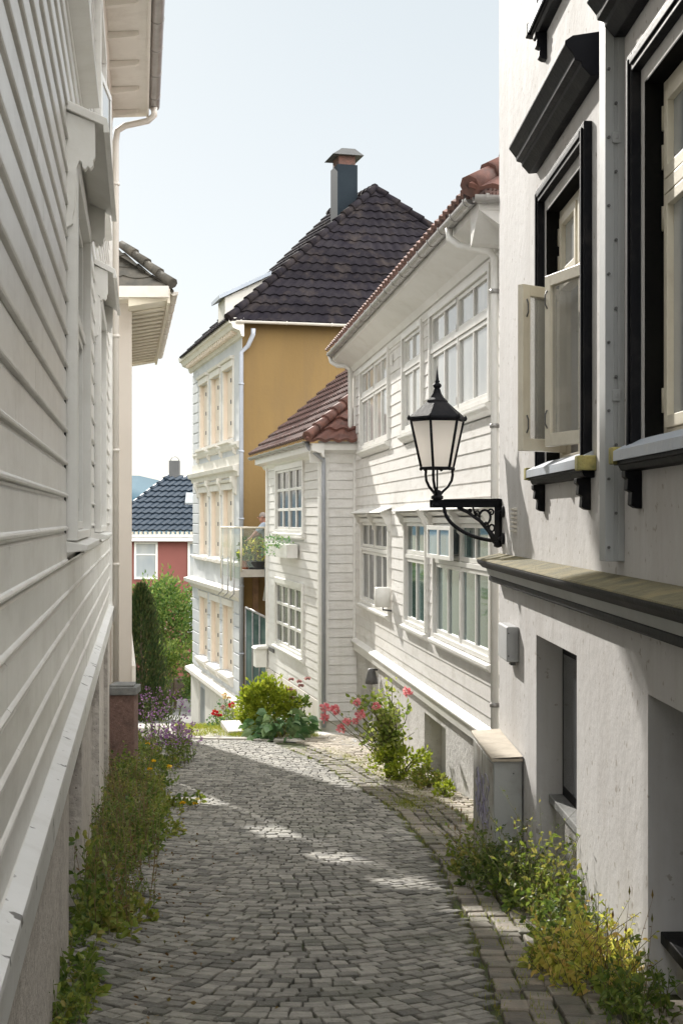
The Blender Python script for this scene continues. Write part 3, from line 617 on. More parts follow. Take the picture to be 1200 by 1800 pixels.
for i, (a,b,c,d) in enumerate(wr+wu):
    low = i < 2
    mb = MB(); t = .008      # black painted reveals
    mb.box(FR, a-.001, a+t, -.16, .002, c, d); mb.box(FR, b-t, b+.001, -.16, .002, c, d); mb.box(FR, a+t, b-t, -.16, .002, d-t, d+.001)
    wp = mb.build('window', 'reveal_black', RH)
    mb = MB(); o1, o2 = .08, .18    # stepped black surround
    for q, (x0, x1) in enumerate(((a-o2,a-o1),(b+o1,b+o2))):
        mb.extr(FR, [(0,c-.02),(0,c-.02),(.05,c-.02),(.05,d+o2),(0,d+o2)][1:], x0, x1)
        xa = x0 if q == 1 else x1; mb.box(FR, (x0+x1)/2-.018, (x0+x1)/2+.018, .05, .062, c-.02, d+o2-.03)
    mb.box(FR, a-o1, b+o1, 0, .049, d+o1, d+o2); mb.box(FR, a-o1, b+o1, .049, .061, d+o1+.03, d+o2-.03)
    mb.build('surround', 'black_paint', wp, bevel=.005)
    # frame set back in the opening
    fm = MB(); fw = .06; zt = c+1.24; pf0, pf1 = -.16, -.09
    fm.box(FR, a+t, a+t+fw, pf0, pf1, c, d-t); fm.box(FR, b-t-fw, b-t, pf0, pf1, c, d-t); fm.box(FR, a+t+fw, b-t-fw, pf0, pf1-.002, d-t-fw, d-t); fm.box(FR, a+t+fw, b-t-fw, pf0, pf1-.002, c, c+fw)
    fm.box(FR, a+t+fw, b-t-fw, pf0, pf1+.015, zt-.035, zt+.035); mid = (a+b)/2; fm.box(FR, mid-.035, mid+.035, pf0, pf1-.004, c+fw, d-t-fw)
    f_ = fm.build('frame', 'trim_cream', wp, bevel=.004)
    sm = MB(); pn = MB(); hg = MB()
    for x0, x1 in ((a+t+fw+.003, mid-.038), (mid+.038, b-t-fw-.003)):
        tier = [(zt+.04, d-t-fw-.003)] + ([] if i == 0 else [(c+fw+.003, zt-.04)])
        for c_, d_ in tier:
            sm.box(FR, x0, x0+.055, -.14, -.075, c_, d_); sm.box(FR, x1-.055, x1, -.14, -.075, c_, d_); sm.box(FR, x0+.055, x1-.055, -.14, -.076, c_, c_+.06); sm.box(FR, x0+.055, x1-.055, -.14, -.076, d_-.055, d_)
            pn.box(FR, x0+.05, x1-.05, -.115, -.109, c_+.05, d_-.05)
        for z in (c+.2, zt-.15, zt+.15, d-.2): hg.tube([FR(b-t-fw+.005,-.078,z-.06), FR(b-t-fw+.005,-.078,z+.06)], .012, 8)
    sm.build('sash', 'trim_cream', wp, bevel=.004); pn.build('pane', 'glass_pale', wp); hg.build('hinge', 'trim_cream', wp)
    # lead topped sill on corbels
    sl = MB(); a2, b2 = a-.30, b+.32
    sl.extr(FR, [(0,c-.10),(.085,c-.105),(.085,c-.03),(.10,c-.03),(.10,c-.015),(0,c+.03)][:2]+[(.085,c-.045),(0,c-.02)], a2, b2)
    sl.extr(FR, [(0,c-.14),(.06,c-.135),(.075,c-.105),(0,c-.101)], a2+.05, b2-.05)
    sl.build('sill', 'black_paint', wp, bevel=.004)
    tp = MB(); tp.extr(FR, [(0,c-.019),(.086,c-.044),(.098,c-.048),(.098,c-.085),(.108,c-.085),(.108,c-.034),(0,c+.02)], a2+.09, b2-.09); tp.build('sill_flashing', 'lead_grey', wp)
    ed = MB()
    for x0 in (a2-.004, b2-.086): ed.box(FR, x0, x0+.09, 0, .112, c-.10, c-.012)
    ed.build('sill_end', 'lichen' if low else 'black_paint', wp, bevel=.008)
    cb = MB()
    for x0 in (a-.14, b+.06):
        cb.extr(FR, [(0,c-.14),(.085,c-.14),(.085,c-.17),(.07,c-.18),(.075,c-.235),(.05,c-.245),(.055,c-.31),(.03,c-.325),(0,c-.33)], x0, x0+.085)
    cb.build('corbel', 'black_paint', wp, bevel=.004)
    # heavy hood
    hd = MB(); hz = d+.37; pr = [(0,hz),(.06,hz-.005),(.09,hz+.03),(.11,hz+.05),(.115,hz+.075),(.15,hz+.085),(.155,hz+.11),(.185,hz+.15),(.205,hz+.175),(.205,hz+.195),(.16,hz+.225),(0,hz+.25)]
    hd.extr(FR, pr, a-.42, b+.42); hd.build('window_hood', 'black_paint', wp, bevel=.004)
    if i == 0:   # the two lower casements stand open
        def casement(h, e, z0, z1, name, sgn):
            Fc = Fr(h, (e[0]-h[0], e[1]-h[1]), (-(e[1]-h[1])*sgn, (e[0]-h[0])*sgn)); wd = math.hypot(e[0]-h[0], e[1]-h[1]); q = .075/wd
            k = MB(); k.box(Fc,0,q,-.024,.024,z0,z1); k.box(Fc,1-q,1,-.024,.024,z0,z1); k.box(Fc,q,1-q,-.024,.0235,z0,z0+.085); k.box(Fc,q,1-q,-.024,.0235,z1-.075,z1)
            o = k.build(name, 'trim_cream', wp, bevel=.004); k = MB(); k.box(Fc,q,1-q,-.005,.003,z0+.085,z1-.075); k.build('pane', 'glass_clear', o)
            k = MB(); 
            for zz in (z0+.12, z1-.22):
                k.tube([Fc(1-q*.5,.024,zz),Fc(1-q*.5,.04,zz+.03),Fc(1-q*.5,.04,zz+.09),Fc(1-q*.5,.026,zz+.12)], .005, 6)
                k.tube([Fc(1-q*.5,-.024,zz),Fc(1-q*.5,-.04,zz+.03),Fc(1-q*.5,-.04,zz+.09),Fc(1-q*.5,-.026,zz+.12)], .005, 6)
            k.build('latch', 'dark_metal', o)
        casement((1.545,9.50), (1.205,9.22), .46, 1.585, 'casement', 1)
        casement((1.60,8.30), (1.362,9.02), .475, 1.60, 'casement', -1)
# curtain behind the open window
mb = MB(); vs = []
for k in range(25): vs += [FR(8.28+.05*k, -.30+.022*math.sin(k*2.1), .4), FR(8.28+.05*k, -.30+.022*math.sin(k*2.1), 2.12)]
mb.add(vs, [(2*k,2*k+2,2*k+3,2*k+1) for k in range(24)]); mb.build('curtain', 'curtain', RH, smooth=True)
# belt cornice
mb = MB(); mb.extr(FR, [(0,-.325),(.198,-.352),(.203,-.365),(.195,-.385),(.165,-.41),(.15,-.425),(0,-.425)], -2, 11.98); mb.extr(FR, [(0,-.49),(.09,-.49),(.10,-.50),(.10,-.535),(.06,-.555),(0,-.56)], -2, 11.95)
co_ = mb.build('cornice', 'black_paint', RH, bevel=.004)
mb = MB(); mb.extr(FR, [(0,-.425),(.125,-.425),(.105,-.49),(0,-.49)], -2, 11.94); mb.build('cornice_band', 'steel_channel', co_)
mb = MB(); mb.extr(FR, [(0,-.300),(.202,-.344),(.206,-.352),(.199,-.3525),(0,-.3255)], -2, 11.99); mb.build('cornice_moss', 'moss_top', co_)
# steel cable channel with screws
mb = MB(); mb.box(FR, 7.2, 7.35, 0, .10, -.225, 3.2); mb.box(FR, 7.195, 7.2, .052, .058, -.22, 3.2); mb.box(FR, 7.192, 7.2, .0, .035, -.22, 3.2)
ch = mb.build('cable_channel', 'steel_channel', RH, bevel=.003)
mb = MB(); z = -.15; k = 0
while z < 3.1: mb.tube([FR(7.2,.083 if k % 2 == 0 else .045,z), FR(7.187,.083 if k % 2 == 0 else .045,z)], .008, 8); z += .18; k += 1
mb.build('screw', 'dark_metal', ch)
mb = MB()
for z in (.62, 1.98): mb.box(FR, 7.185, 7.2, .02, .065, z, z+.06); mb.box(FR, 7.18, 7.185, .035, .05, z+.02, z+.04)
mb.build('channel_clip', 'steel_channel', ch, bevel=.003)
# vent grille and grey meter box
mb = MB()
for k in range(6): mb.extr(FR, [(0,-.11+k*.035),(.03,-.10+k*.035),(.03,-.092+k*.035),(0,-.085+k*.035)], 10.95, 11.15)
mb.build('vent_grille', 'stucco_white', RH)
MBX = thing('meter_box', 'small grey plastic meter box on the wall under the cornice corner', 'meter box', FR(11.1,0,-1.0))
mb = MB(); mb.box(FR, 10.85, 11.35, .0, .10, -1.14, -.86); mb.build('case', 'plastic_grey', MBX, bevel=.012)
mb = MB(); mb.box(FR, 10.9, 11.0, .02, .06, -1.17, -1.14)
for z in (-1.09,-.91): mb.tube([FR(10.85,.085,z),FR(10.842,.085,z)], .006, 6)
mb.build('cable_gland', 'dark_metal', MBX)
# utility cabinet
UC = thing('utility_cabinet', 'grey metal utility cabinet with scribbled side standing against the plaster wall', 'cabinet', (1.3,11.3,g(0,11.3)))
X0, X1 = 1.184, 1.405
mb = MB(); mb.slab([(X0,10.62),(X1,10.62),(X1-.025,11.98),(X0-.025,11.98)], -3.0, -1.885); mb.build('body', 'cabinet_paint', UC, bevel=.008)
mb = MB(); mb.slab([(X0-.02,10.59),(X1,10.59),(X1-.02,12.0),(X0-.045,12.0)], -1.885, -1.865); 
vs = [(X0-.02,10.59,-1.865),(X1,10.59,-1.85),(X1-.02,12.0,-1.85),(X0-.045,12.0,-1.865)]; mb.add([(x,y,z+.006) for x,y,z in vs], [(0,1,2,3)]); mb.build('top', 'cabinet_top', UC, bevel=.004)
FC_ = Fr((X0,10.62), (-.025/1.36,1), (-1,-.018))
mb = MB(); mb.box(FC_, .03, .66, 0, .008, -2.9, -1.92); mb.box(FC_, .70, 1.33, 0, .008, -2.9, -1.92); d_ = mb.build('door', 'cabinet_rust', UC, bevel=.003)
mb = MB(); q = random.Random(5)
for k in range(9):
    z = -2.15-.045*k; pts = [FC_(.22+.11*j+q.uniform(-.05,.05), .012, z+q.uniform(-.10,.10)) for j in range(9)]; mb.tube(pts, .003, 4)
mb.build('graffiti', 'purple_spray', UC)
mb = MB(); mb.tube([(1.335,10.62,-1.98),(1.335,10.61,-1.98)], .006, 8); mb.build('lock', 'dark_metal', UC)
# ================================================================ STREET LAMP
LX, LY = .861, 12.3
SL = thing('wall_lamp', 'black six sided lantern on a curved iron bracket at the house corner', 'street lamp', (1.392,11.8,0))
r6 = R(12)
def hexp(r, z, k): return (LX+r*math.cos(r6+math.pi*k/3), LY+r*math.sin(r6+math.pi*k/3), z)
mb = MB()
mb.lathe((LX,LY), [(.262,.888),(.268,.898),(.262,.915),(.245,.93),(.10,1.05),(.085,1.058)], 6, rot=r6)
mb.lathe((LX,LY), [(.092,1.05),(.098,1.058),(.09,1.07),(.062,1.095),(.04,1.13),(.03,1.165),(.022,1.175)], 6, rot=r6)
mb.lathe((LX,LY), [(.018,1.17),(.033,1.185),(.04,1.20),(.033,1.215),(.016,1.225),(.024,1.235),(.016,1.25),(.009,1.30),(.001,1.38)], 10, True)
rf = mb.build('roof', 'black_paint', SL)
mb = MB()
for k in range(6): mb.lathe(hexp(.265,0,k)[:2], [(.001,.88),(.014,.895),(.016,.91),(.008,.925),(.001,.935)], 6)
mb.build('roof_knob', 'black_paint', rf)
mb = MB()
for k in range(6):
    mb.tube([hexp(.148,.455,k), hexp(.246,.885,k)], .012, 6)
    mb.tube([hexp(.15,.455,k), hexp(.15,.455,k+1)], .012, 6); mb.tube([hexp(.246,.885,k), hexp(.246,.885,k+1)], .013, 6)
    mb.lathe(hexp(.152,0,k)[:2], [(.001,.43),(.014,.44),(.014,.46),(.001,.47)], 6)
mb.build('lantern_frame', 'black_paint', SL)
mb = MB()
for k in range(6):
    mb.add([hexp(.143,.46,k), hexp(.143,.46,k+1), hexp(.238,.88,k+1), hexp(.238,.88,k)], [(0,1,2,3)])
mb.build('lantern_glass', 'milk_glass', SL)
mb = MB()
for k in range(0, 6, 2):
    a = r6+math.pi*k/3+.0; c_, s_ = math.cos(a), math.sin(a)
    mb.tube([(LX+c_*rr, LY+s_*rr, z) for rr, z in ((.14,.45),(.145,.40),(.135,.345),(.10,.29),(.05,.245),(.03,.22))], .013, 7)
mb.tube([(LX,LY,.22),(LX,LY,.45)], .008, 7)
mb.lathe((LX,LY), [(.02,.10),(.05,.10),(.05,.13),(.035,.14),(.04,.175),(.055,.18),(.055,.205),(.035,.215),(.045,.245),(.02,.26)], 12, True)
mb.build('cradle', 'black_paint', SL)
Wm = Vector((1.375,11.82,0)); dr = Vector((LX,LY,0))-Wm; ln = dr.length; dr.normalize()
bp = lambda t, z: (Wm.x+dr.x*t, Wm.y+dr.y*t, z)
FBK = Fr((Wm.x,Wm.y), (dr.x,dr.y), (-dr.y,dr.x))
mb = MB(); mb.box(FBK, .0, ln+.07, -.022, .022, .10, .172); mb.box(FBK, .02, ln-.1, -.03, .03, .16, .176)
mb.box(FBK, .0, .05, -.022, .022, -.20, .12); mb.lathe(bp(.03,0)[:2], [(.01,-.25),(.035,-.24),(.035,-.2),(.02,-.19)], 10)
for cx_, cz_, r0_ in ((.10,.055,.035),(.155,-.055,.03),(.25,.045,.028),(.33,.07,.018)):
    sp_ = [bp(cx_+r0_*(1-t/9)*math.cos(t), cz_+r0_*(1-t/9)*math.sin(t)) for t in [.45*k for k in range(18)]]; mb.tube(sp_, .008, 6)
mb.tube([bp(.05,-.20),bp(.12,-.11),bp(.22,-.02),bp(.36,.06),bp(.46,.10)], [.03,.02,.016,.016,.02], 8)
arc = [bp(.04+(ln-.12)*math.sin(t), -.19+.29*(1-math.cos(t))**.9) for t in [math.pi/2*k/12 for k in range(13)]]
mb.tube(arc, .017, 8)
rg = [bp(.17+.062*math.cos(t), .015+.062*math.sin(t)) for t in [2*math.pi*k/16 for k in range(17)]]; mb.tube(rg, .011, 6)
rg = [bp(.095+.03*math.cos(t), -.08+.03*math.sin(t)) for t in [2*math.pi*k/12 for k in range(13)]]; mb.tube(rg, .009, 6)
mb.tube([bp(.27,.02), bp(.30,.10)], .008, 6); mb.build('bracket', 'black_paint', SL)
mb = MB()
for z in (.06, -.17):
    mb.tube([bp(.02,z), (FR(11.70,.0,z))], .018, 8); mb.tube([FR(11.70,.0,z), FR(11.70,.02,z)], .05, 10)
mb.build('wall_mount', 'black_paint', SL)
# ================================================================ MIDDLE WHITE HOUSE
FM = Fr((3.142,0), (-.1183,1), (-1,-.1183))
MH = thing('white_panelled_house', 'long white timber house with banded casement windows beside the lamp', 'house', (.25,24.45,g(0,24.45)))
SA, SB = 13.1, 24.45
upw = [(20.45,23.5,1.2,2.5,2,2),(17.62,19.05,1.2,2.5,1,2),(13.75,16.95,1.2,2.5,2,2)]
low = [(20.4,23.4,-1.40,-.06,2,2,'glass_dark'),(17.3,18.85,-1.42,-.05,1,2,'glass_teal'),(13.7,16.7,-1.42,-.05,2,2,'glass_teal')]
hl = [(a-.07,b+.07,c-.1,d+.07) for a,b,c,d,*_ in upw]+[(a-.07,b+.07,c-.1,d+.07) for a,b,c,d,*_ in low]
siding('siding', FM, SA, SB, -2.17, 2.68, .16, LAP, 'old_siding', MH, hl)
mb = MB(); mb.slab([FM(SA,-.03,0)[:2], FM(SB,-.03,0)[:2], (7.0,25.6), (8.4,13.5)], -2.2, 2.8); mb.build('wall', 'white_paint', MH)
for a,b,c,d,n_,cl in upw:
    window(FM, a, b, c, d, MH, n_, cl, .66, 'glass_sky', 'trim_white', .07, cp=.055)
for i, (a,b,c,d,n_,cl,gl) in enumerate(low):
    o = window(FM, a, b, c, d, MH, n_, cl, .66, gl, 'trim_white', .07, cp=.055)
    h_ = MB(); h_.extr(FM, [(0,d+.24),(.19,d+.165),(.193,d+.15),(.17,d+.15),(0,d+.225)], a-.2, b+.2)
    h_.extr(FM, [(0,d+.22),(.12,d+.13),(.06,d+.09),(0,d+.08)], a-.1, b+.1); ho = h_.build('window_hood', 'trim_white', o, bevel=.003)
    k_ = MB()
    for s_ in [a-.12, b+.04]+([(a+b)/2-.04] if n_ > 1 else []): k_.extr(FM, [(0,d+.21),(.16,d+.15),(.155,d+.11),(.12,d+.06),(.10,d+.0),(.07,d-.03),(.06,d-.1),(0,d-.16)], s_, s_+.07)
    k_.build('hood_bracket', 'trim_white', o)
# open top lights of the lower window
hx, hy, _ = FM(15.2,.12,0); ex, ey, _ = FM(16.66,.12,0); FO = Fr((hx,hy), (ex-hx,ey-hy), (-1,-.118))
mb = MB(); zz0, zz1 = -.47, -.08
mb.box(FO,0,1,-.02,.02,zz0,zz0+.05); mb.box(FO,0,1,-.02,.02,zz1-.05,zz1); mb.box(FO,0,.06,-.02,.02,zz0+.05,zz1-.05); mb.box(FO,.94,1,-.02,.02,zz0+.05,zz1-.05); mb.box(FO,.47,.53,-.02,.02,zz0+.05,zz1-.05)
oc = mb.build('open_casement', 'trim_white', MH, bevel=.003); mb = MB(); mb.box(FO,.08,.92,-.006,.006,zz0+.05,zz1-.05); mb.build('pane', 'glass_blue', oc)
mb = MB(); mb.box(FM, SB-.10, SB, 0, .05, -2.17, 2.66); mb.box(FM, SA, SA+.12, 0, .05, -2.17, 2.66); mb.build('corner_board', 'trim_white', MH, bevel=.004)
mb = MB(); mb.extr(FM, [(0,-2.10),(.07,-2.155),(.085,-2.17),(.085,-2.19),(.05,-2.20),(.045,-2.33),(0,-2.34)], SA, SB+.02); mb.build('skirting', 'trim_white', MH)
FMF = Fr((3.160,0), (-.1183,1), (-1,-.1183))
mn = [(16.25,17.66,-4.0,-2.50),(19.6,20.7,-4.2,-2.75),(22.4,23.1,-4.2,-2.65)]
wallsheet('foundation', FMF, SA, SB, -4.6, -2.33, mn, .25, 'found_plaster', MH)
mb = MB()
for a,b,c,d in mn: mb.box(FMF, a-.03, b+.03, -.3, -.22, c, d+.03)
mb.build('cellar_door', 'niche_plaster', MH)
mb = MB(); mb.extr(FM, [(0,2.60),(.06,2.62),(.10,2.70),(.36,2.88),(.36,2.98),(0,2.98)], SA-.35, SB+.38); mb.extr(FM, [(0,2.52),(.03,2.52),(.05,2.6),(0,2.6)], SA, SB); mb.build('soffit', 'white_paint', MH)
gutter(FM, SA-.32, SB+.40, .42, 2.99, .062, 'zinc', MH, .62)
FMn = Fr((FM(SA,0,0)[0], SA), (1,.1183), (.1183,-1))
mb = MB(); mb.extr(FMn, [(0,2.60),(.06,2.62),(.36,2.88),(.36,2.98),(0,2.98)], -.36, 4.5); mb.build('end_soffit', 'white_paint', MH)
gutter(FMn, -.42, 4.5, .42, 2.99, .062, 'zinc', MH, .7, 'end_gutter')
siding('end_siding', FMn, 0.0, 5.0, -2.17, 2.68, .16, LAP, 'old_siding', MH)
up_ = (1,.1183,.85)
tiles('roof', FM(SA-.42,.46,3.04), (-.1183,1,0), up_, 4.6, lambda b: b*.76, lambda b: 12.35, .32, .22, .032, .032, 'tile_orange', MH, per=8)
tiles('end_roof', FMn(-.48,.46,3.04), (1,.1183,0), (-.1183,1,.85), 4.0, lambda b: b*.76, lambda b: 5.5, .32, .22, .032, .032, 'tile_orange', MH, per=8)
e0 = Vector(FM(SA-.42,.46,3.06)); cover('hip_cap', (e0, e0+Vector((2.6,3.0,2.35))), .095, 'tile_orange', MH, .34)
mb = MB(); fp = FM
mb.tube([fp(SA+.75,.42,2.95), fp(SA+.75,.42,2.84), fp(SA+.65,.33,2.74), fp(SA+.2,.13,2.60), fp(SA+.12,.10,2.52), fp(SA+.12,.10,-3.0)], .038, 10); dp = mb.build('downpipe', 'trim_white', MH)
mb = MB()
for z in (2.2,.9,-.5,-1.8): mb.tube([fp(SA+.12,.10,z-.02), fp(SA+.12,.10,z+.02)], .048, 10)
mb.build('pipe_clip', 'zinc', dp)
mb = MB(); mb.tube([fp(SB+.3,.42,2.95), fp(SB+.3,.40,2.84), fp(SB+.2,.30,2.76), fp(SB-.02,.16,2.73), fp(SB-.06,.10,2.66), fp(SB-.06,.10,1.62), fp(SB-.02,.14,1.5), fp(SB+.1,.3,1.47)], .042, 10); mb.build('downpipe', 'trim_white', MH)
mb = MB(); mb.box(FM, 20.02, 20.10, .03, .05, 2.25, 2.42); mb.build('vent_grille', 'trim_white', MH)
# wall bits hanging on the middle house
WL = thing('wall_lantern', 'white drum shaped fitting on a bracket beside the lower left window', 'wall light', FM(20.15,0,-1.2))
mb = MB(); mb.lathe(FM(20.15,.15,0)[:2], [(.11,-1.30),(.12,-1.29),(.12,-1.02),(.11,-1.01)], 14, True); mb.build('drum', 'trim_white', WL)
mb = MB(); mb.tube([FM(20.15,.0,-1.36), FM(20.15,.15,-1.34), FM(20.15,.15,-1.30)], .014, 6); mb.build('arm', 'dark_metal', WL)
DL = thing('downlight', 'small dark bell shaped light on the foundation under the skirting', 'wall light', FM(22.9,0,-2.5))
mb = MB(); mb.lathe(FM(21.7,.10,0)[:2], [(.10,-2.62),(.095,-2.55),(.06,-2.42),(.05,-2.38)], 10, True); mb.tube([FM(21.7,0,-2.4), FM(21.7,.10,-2.39)], .015, 6); mb.build('shade', 'dark_metal', DL)
# ================================================================ SMALL WHITE HOUSE
FS = Fr((4.968,0), (-.219,1), (-1,-.219)); FSn = Fr((-.354,24.3), (1,.219), (.219,-1))
SH = thing('small_white_house', 'small white boarded house with brown tiled roof and a flower box', 'house', (-.354,24.3,g(0,24.3)))
sw = [(25.95,28.85,-.25,1.0),(26.0,28.9,-2.62,-1.34)]
siding('siding', FS, 24.3, 30.1, -3.25, 1.2, .165, LAP, 'white_paint', SH, [(a-.08,b+.08,c-.1,d+.08) for a,b,c,d in sw])
siding('end_siding', FSn, 0, .64, -3.6, 1.25, .165, LAP, 'old_siding', SH)
mb = MB(); mb.slab([FS(24.33,-.03,0)[:2], FS(30.1,-.03,0)[:2], (4.5,31.5), (5.2,25.75), (.3,24.47)], -3.3, 1.3); mb.build('wall', 'white_paint', SH)
for a,b,c,d in sw:
    window(FS, a, b, c, d, SH, 2, 2, 0, 'glass_dark', 'trim_white', .11, rows_low=3, bar=.035, cp=.05)
mb = MB(); mb.box(FS, 24.3, 24.44, 0, .05, -3.6, 1.2); mb.box(FSn, -.03, .12, 0, .05, -3.6, 1.2); mb.box(FS, 29.98, 30.1, 0, .05, -3.6, 1.2); mb.build('corner_board', 'trim_white', SH, bevel=.004)
mb = MB(); mb.slab([FS(24.32,.03,0)[:2], FS(30.1,.03,0)[:2], (0,30.5), (.4,24.5)], -5.2, -3.27); mb.build('foundation', 'stucco_white', SH)
mb = MB(); mb.extr(FS, [(0,1.08),(.03,1.1),(.06,1.16),(.22,1.20),(.22,1.33),(0,1.33)], 24.05, 30.5); mb.extr(FSn, [(0,1.0),(.03,1.0),(.06,1.16),(.22,1.22),(.22,1.33),(0,1.33)], -.22, .62); mb.build('eaves', 'trim_white', SH)
gutter(FS, 24.2, 30.8, .28, 1.37, .06, 'zinc', SH, .7)
mb = MB(); mb.box(FSn, -.1, .64, .2, .26, 1.33, 1.37); mb.build('end_gutter', 'zinc', SH)
tiles('roof', FS(24.0,.32,1.40), (-.219,1,0), (.977,.214,.88), 5.0, lambda b: b*.75, lambda b: 6.75, .30, .2, .045, .045, 'tile_red', SH, per=8)
tiles('hip_roof', FSn(-.35,.30,1.35), (1,.219,0), (-.219,1,.9), 2.8, lambda b: b*.75, lambda b: max(1.15, b*.75+.05), .30, .24, .05, .05, 'tile_orange', SH, per=8)
e0 = Vector(FS(24.0,.32,1.43)); cover('hip_cap', (e0, e0+Vector((1.55,2.15,1.6))), .09, 'tile_orange', SH, .3)
mb = MB(); mb.tube([FS(24.28,.28,1.34), FS(24.25,.24,1.25), FSn(.02,.10,1.05), FSn(.02,.09,.95), FSn(.02,.09,-3.7)], .036, 10); mb.build('downpipe', 'pipe_grey', SH)
mb = MB(); mb.box(FS, 29.1, 29.7, .03, .045, -2.86, -2.78); mb.build('plate', 'dark_metal', SH)
# mailbox
MX = thing('letter_box', 'small white letter box fixed at the far corner of the small house', 'letter box', FS(30.0,.1,-2.9))
mb = MB(); mb.box(FS, 29.9, 30.25, .05, .30, -3.25, -2.84); mb.build('case', 'trim_white', MX, bevel=.01); mb = MB(); mb.extr(FS, [(.03,-2.84),(.33,-2.84),(.28,-2.80),(.03,-2.78)], 29.85, 30.3); mb.build('lid', 'trim_white', MX)
# flower box
FX = thing('flower_box', 'white window box of trailing greenery under the upper window of the small house', 'flower box', FS(27.4,.15,-.7))
mb = MB(); mb.box(FS, 26.3, 28.7, .05, .07, -.76, -.5); mb.box(FS, 26.3, 28.7, .25, .27, -.76, -.5); mb.box(FS, 26.3, 26.33, .07, .25, -.76, -.5); mb.box(FS, 28.67, 28.7, .07, .25, -.76, -.5); mb.box(FS, 26.33, 28.67, .07, .25, -.76, -.56); mb.build('box', 'trim_white', FX, bevel=.004)
q = random.Random(8); mb = MB()
for k in range(230):
    s_ = q.uniform(26.6,29.0); pp = q.uniform(.05,.36); z = -.50+q.uniform(0,.16) if q.random() < .6 else -.5-q.uniform(0,.24)*(1 if s_ > 27.4 else .3)
    if z < -.5: pp = q.uniform(.27,.36)
    leaf(mb, FS(s_,pp,z), rdir(q,.2), q.uniform(.035,.06), .7, rn=q)
mb.build('greenery', 'leaf_box', FX)['kind'] = 'stuff'
# ================================================================ YELLOW HOUSE
FY = Fr((6.08,0), (-.26,1), (-1,-.26)); e1 = Vector((.968,.2516,0)); e2 = Vector((-.2516,.968,0))
YC = Vector((-2.37,32.5,0)); FYn = Fr((YC.x,YC.y), (.968,.2516), (.2516,-.968))
YH = thing('ochre_townhouse', 'tall ochre townhouse with pale blue stuccoed street front and black tiled hip roof', 'house', (-2.37,32.5,g(0,32.5)))
yw = [(a, b, c, d) for (c, d) in ((2.0,3.76),(-1.0,.73),(-3.85,-2.18)) for a, b in ((37.4,38.75),(35.45,36.8),(33.6,34.95))]
wallsheet('front_wall', FY, 32.5, 40.1, -6.6, 4.5, yw, .22, 'blue_render', YH)
far = YC+e1*8.6
mb = MB(); q0 = YC+e2*.05; q1 = YC+e1*8.6; q2 = q1+e2*7.7; q3 = YC+e2*7.7; mb.slab([(YC.x+.01,YC.y+.003), (q1.x,q1.y), (q2.x,q2.y), (q3.x+.3,q3.y), (FY(39.9,-.23,0)[0],FY(39.9,-.23,0)[1]), (FY(32.56,-.23,0)[0],FY(32.56,-.23,0)[1])], -6.8, 4.72); mb.box(FYn, .015, .3, -.001, .012, -6.8, 4.71); mb.build('side_wall', 'gold_wall', YH)
for k, (a,b,c,d) in enumerate(yw):
    mb = MB(); mb.box(FY, a, b-.012, -.22, -.10, c, d); mb.box(FY, b-.012, b+.001, -.22, .002, c+.001, d-.001); o = mb.build('window', 'peach_shutter', YH)
    mb = MB(); t = .1
    mb.box(FY, a-t, a, 0, .035, c, d); mb.box(FY, b, b+t, 0, .03, c, d); mb.box(FY, a-t, b+t, 0, .06, d, d+.16)
    if c > -2: mb.extr(FY, [(0,d+.16),(.10,d+.18),(.12,d+.24),(0,d+.26)], a-t-.03, b+t+.03)
    mb.build('surround', 'stucco_white', o)
    mb = MB(); mb.extr(FY, [(0,c-.02),(.16,c-.05),(.16,c-.12),(.06,c-.28 if c < -3 else c-.16),(0,c-.3 if c < -3 else c-.17)], a-.06, b+.06); mb.build('sill', 'stucco_white', o)
    mb = MB(); mb.box(FY, a+.04, (a+b)/2-.02, -.10, -.085, c+.06, d-.06); mb.box(FY, (a+b)/2+.02, b-.04, -.10, -.085, c+.06, d-.06); mb.build('shutter', 'peach_shutter', o)
    mb = MB()
    for z in (c+.2*(d-c), c+.5*(d-c), c+.8*(d-c)): mb.box(FY, a-.03, a+.03, .052, .07, z-.05, z+.05)
    mb.build('hinge', 'dark_metal', o)
mb = MB()
mb.extr(FY, [(0,4.30),(.06,4.32),(.10,4.44),(.26,4.50),(.30,4.60),(.36,4.62),(.38,4.74),(0,4.74)], 32.2, 40.5)
s_ = 32.6
cn = mb.build('cornice', 'stucco_white', YH); mb = MB()
while s_ < 40: mb.box(FY, s_, s_+.13, .10, .24, 4.40, 4.49); s_ += .3
mb.build('dentil', 'peach_shutter', cn)
mb = MB()
mb.extr(FY, [(0,1.02),(.05,1.04),(.07,1.14),(.16,1.18),(.18,1.28),(0,1.31)], 32.75, 40.1); mb.extr(FY, [(0,1.70),(.06,1.72),(.10,1.80),(.10,1.86),(0,1.88)], 32.75, 39.6)
mb.box(FY, 32.56, 40.08, 0, .03, 1.31, 1.55)
mb.extr(FY, [(0,-2.0),(.05,-1.98),(.10,-1.88),(.24,-1.82),(.26,-1.72),(0,-1.68)], 32.5, 40.3); mb.extr(FY, [(0,-1.16),(.08,-1.12),(.08,-1.06),(0,-1.03)], 32.8, 39.9)
mb.extr(FY, [(0,-4.62),(.06,-4.6),(.10,-4.48),(.22,-4.44),(.22,-4.34),(0,-4.28)], 32.5, 40.3)
mb.build('string_course', 'stucco_white', YH)
mb = MB()
for s_ in (33.25,35.2,37.1,39.05): mb.extr(FY, [(0,1.04),(.14,1.04),(.13,.9),(.07,.75),(.05,.62),(0,.58)], s_-.12, s_+.12); mb.extr(FY, [(0,1.74),(.09,1.74),(.08,1.62),(0,1.55)], s_-.06, s_+.06)
mb.build('console', 'stucco_white', YH)
mb = MB()
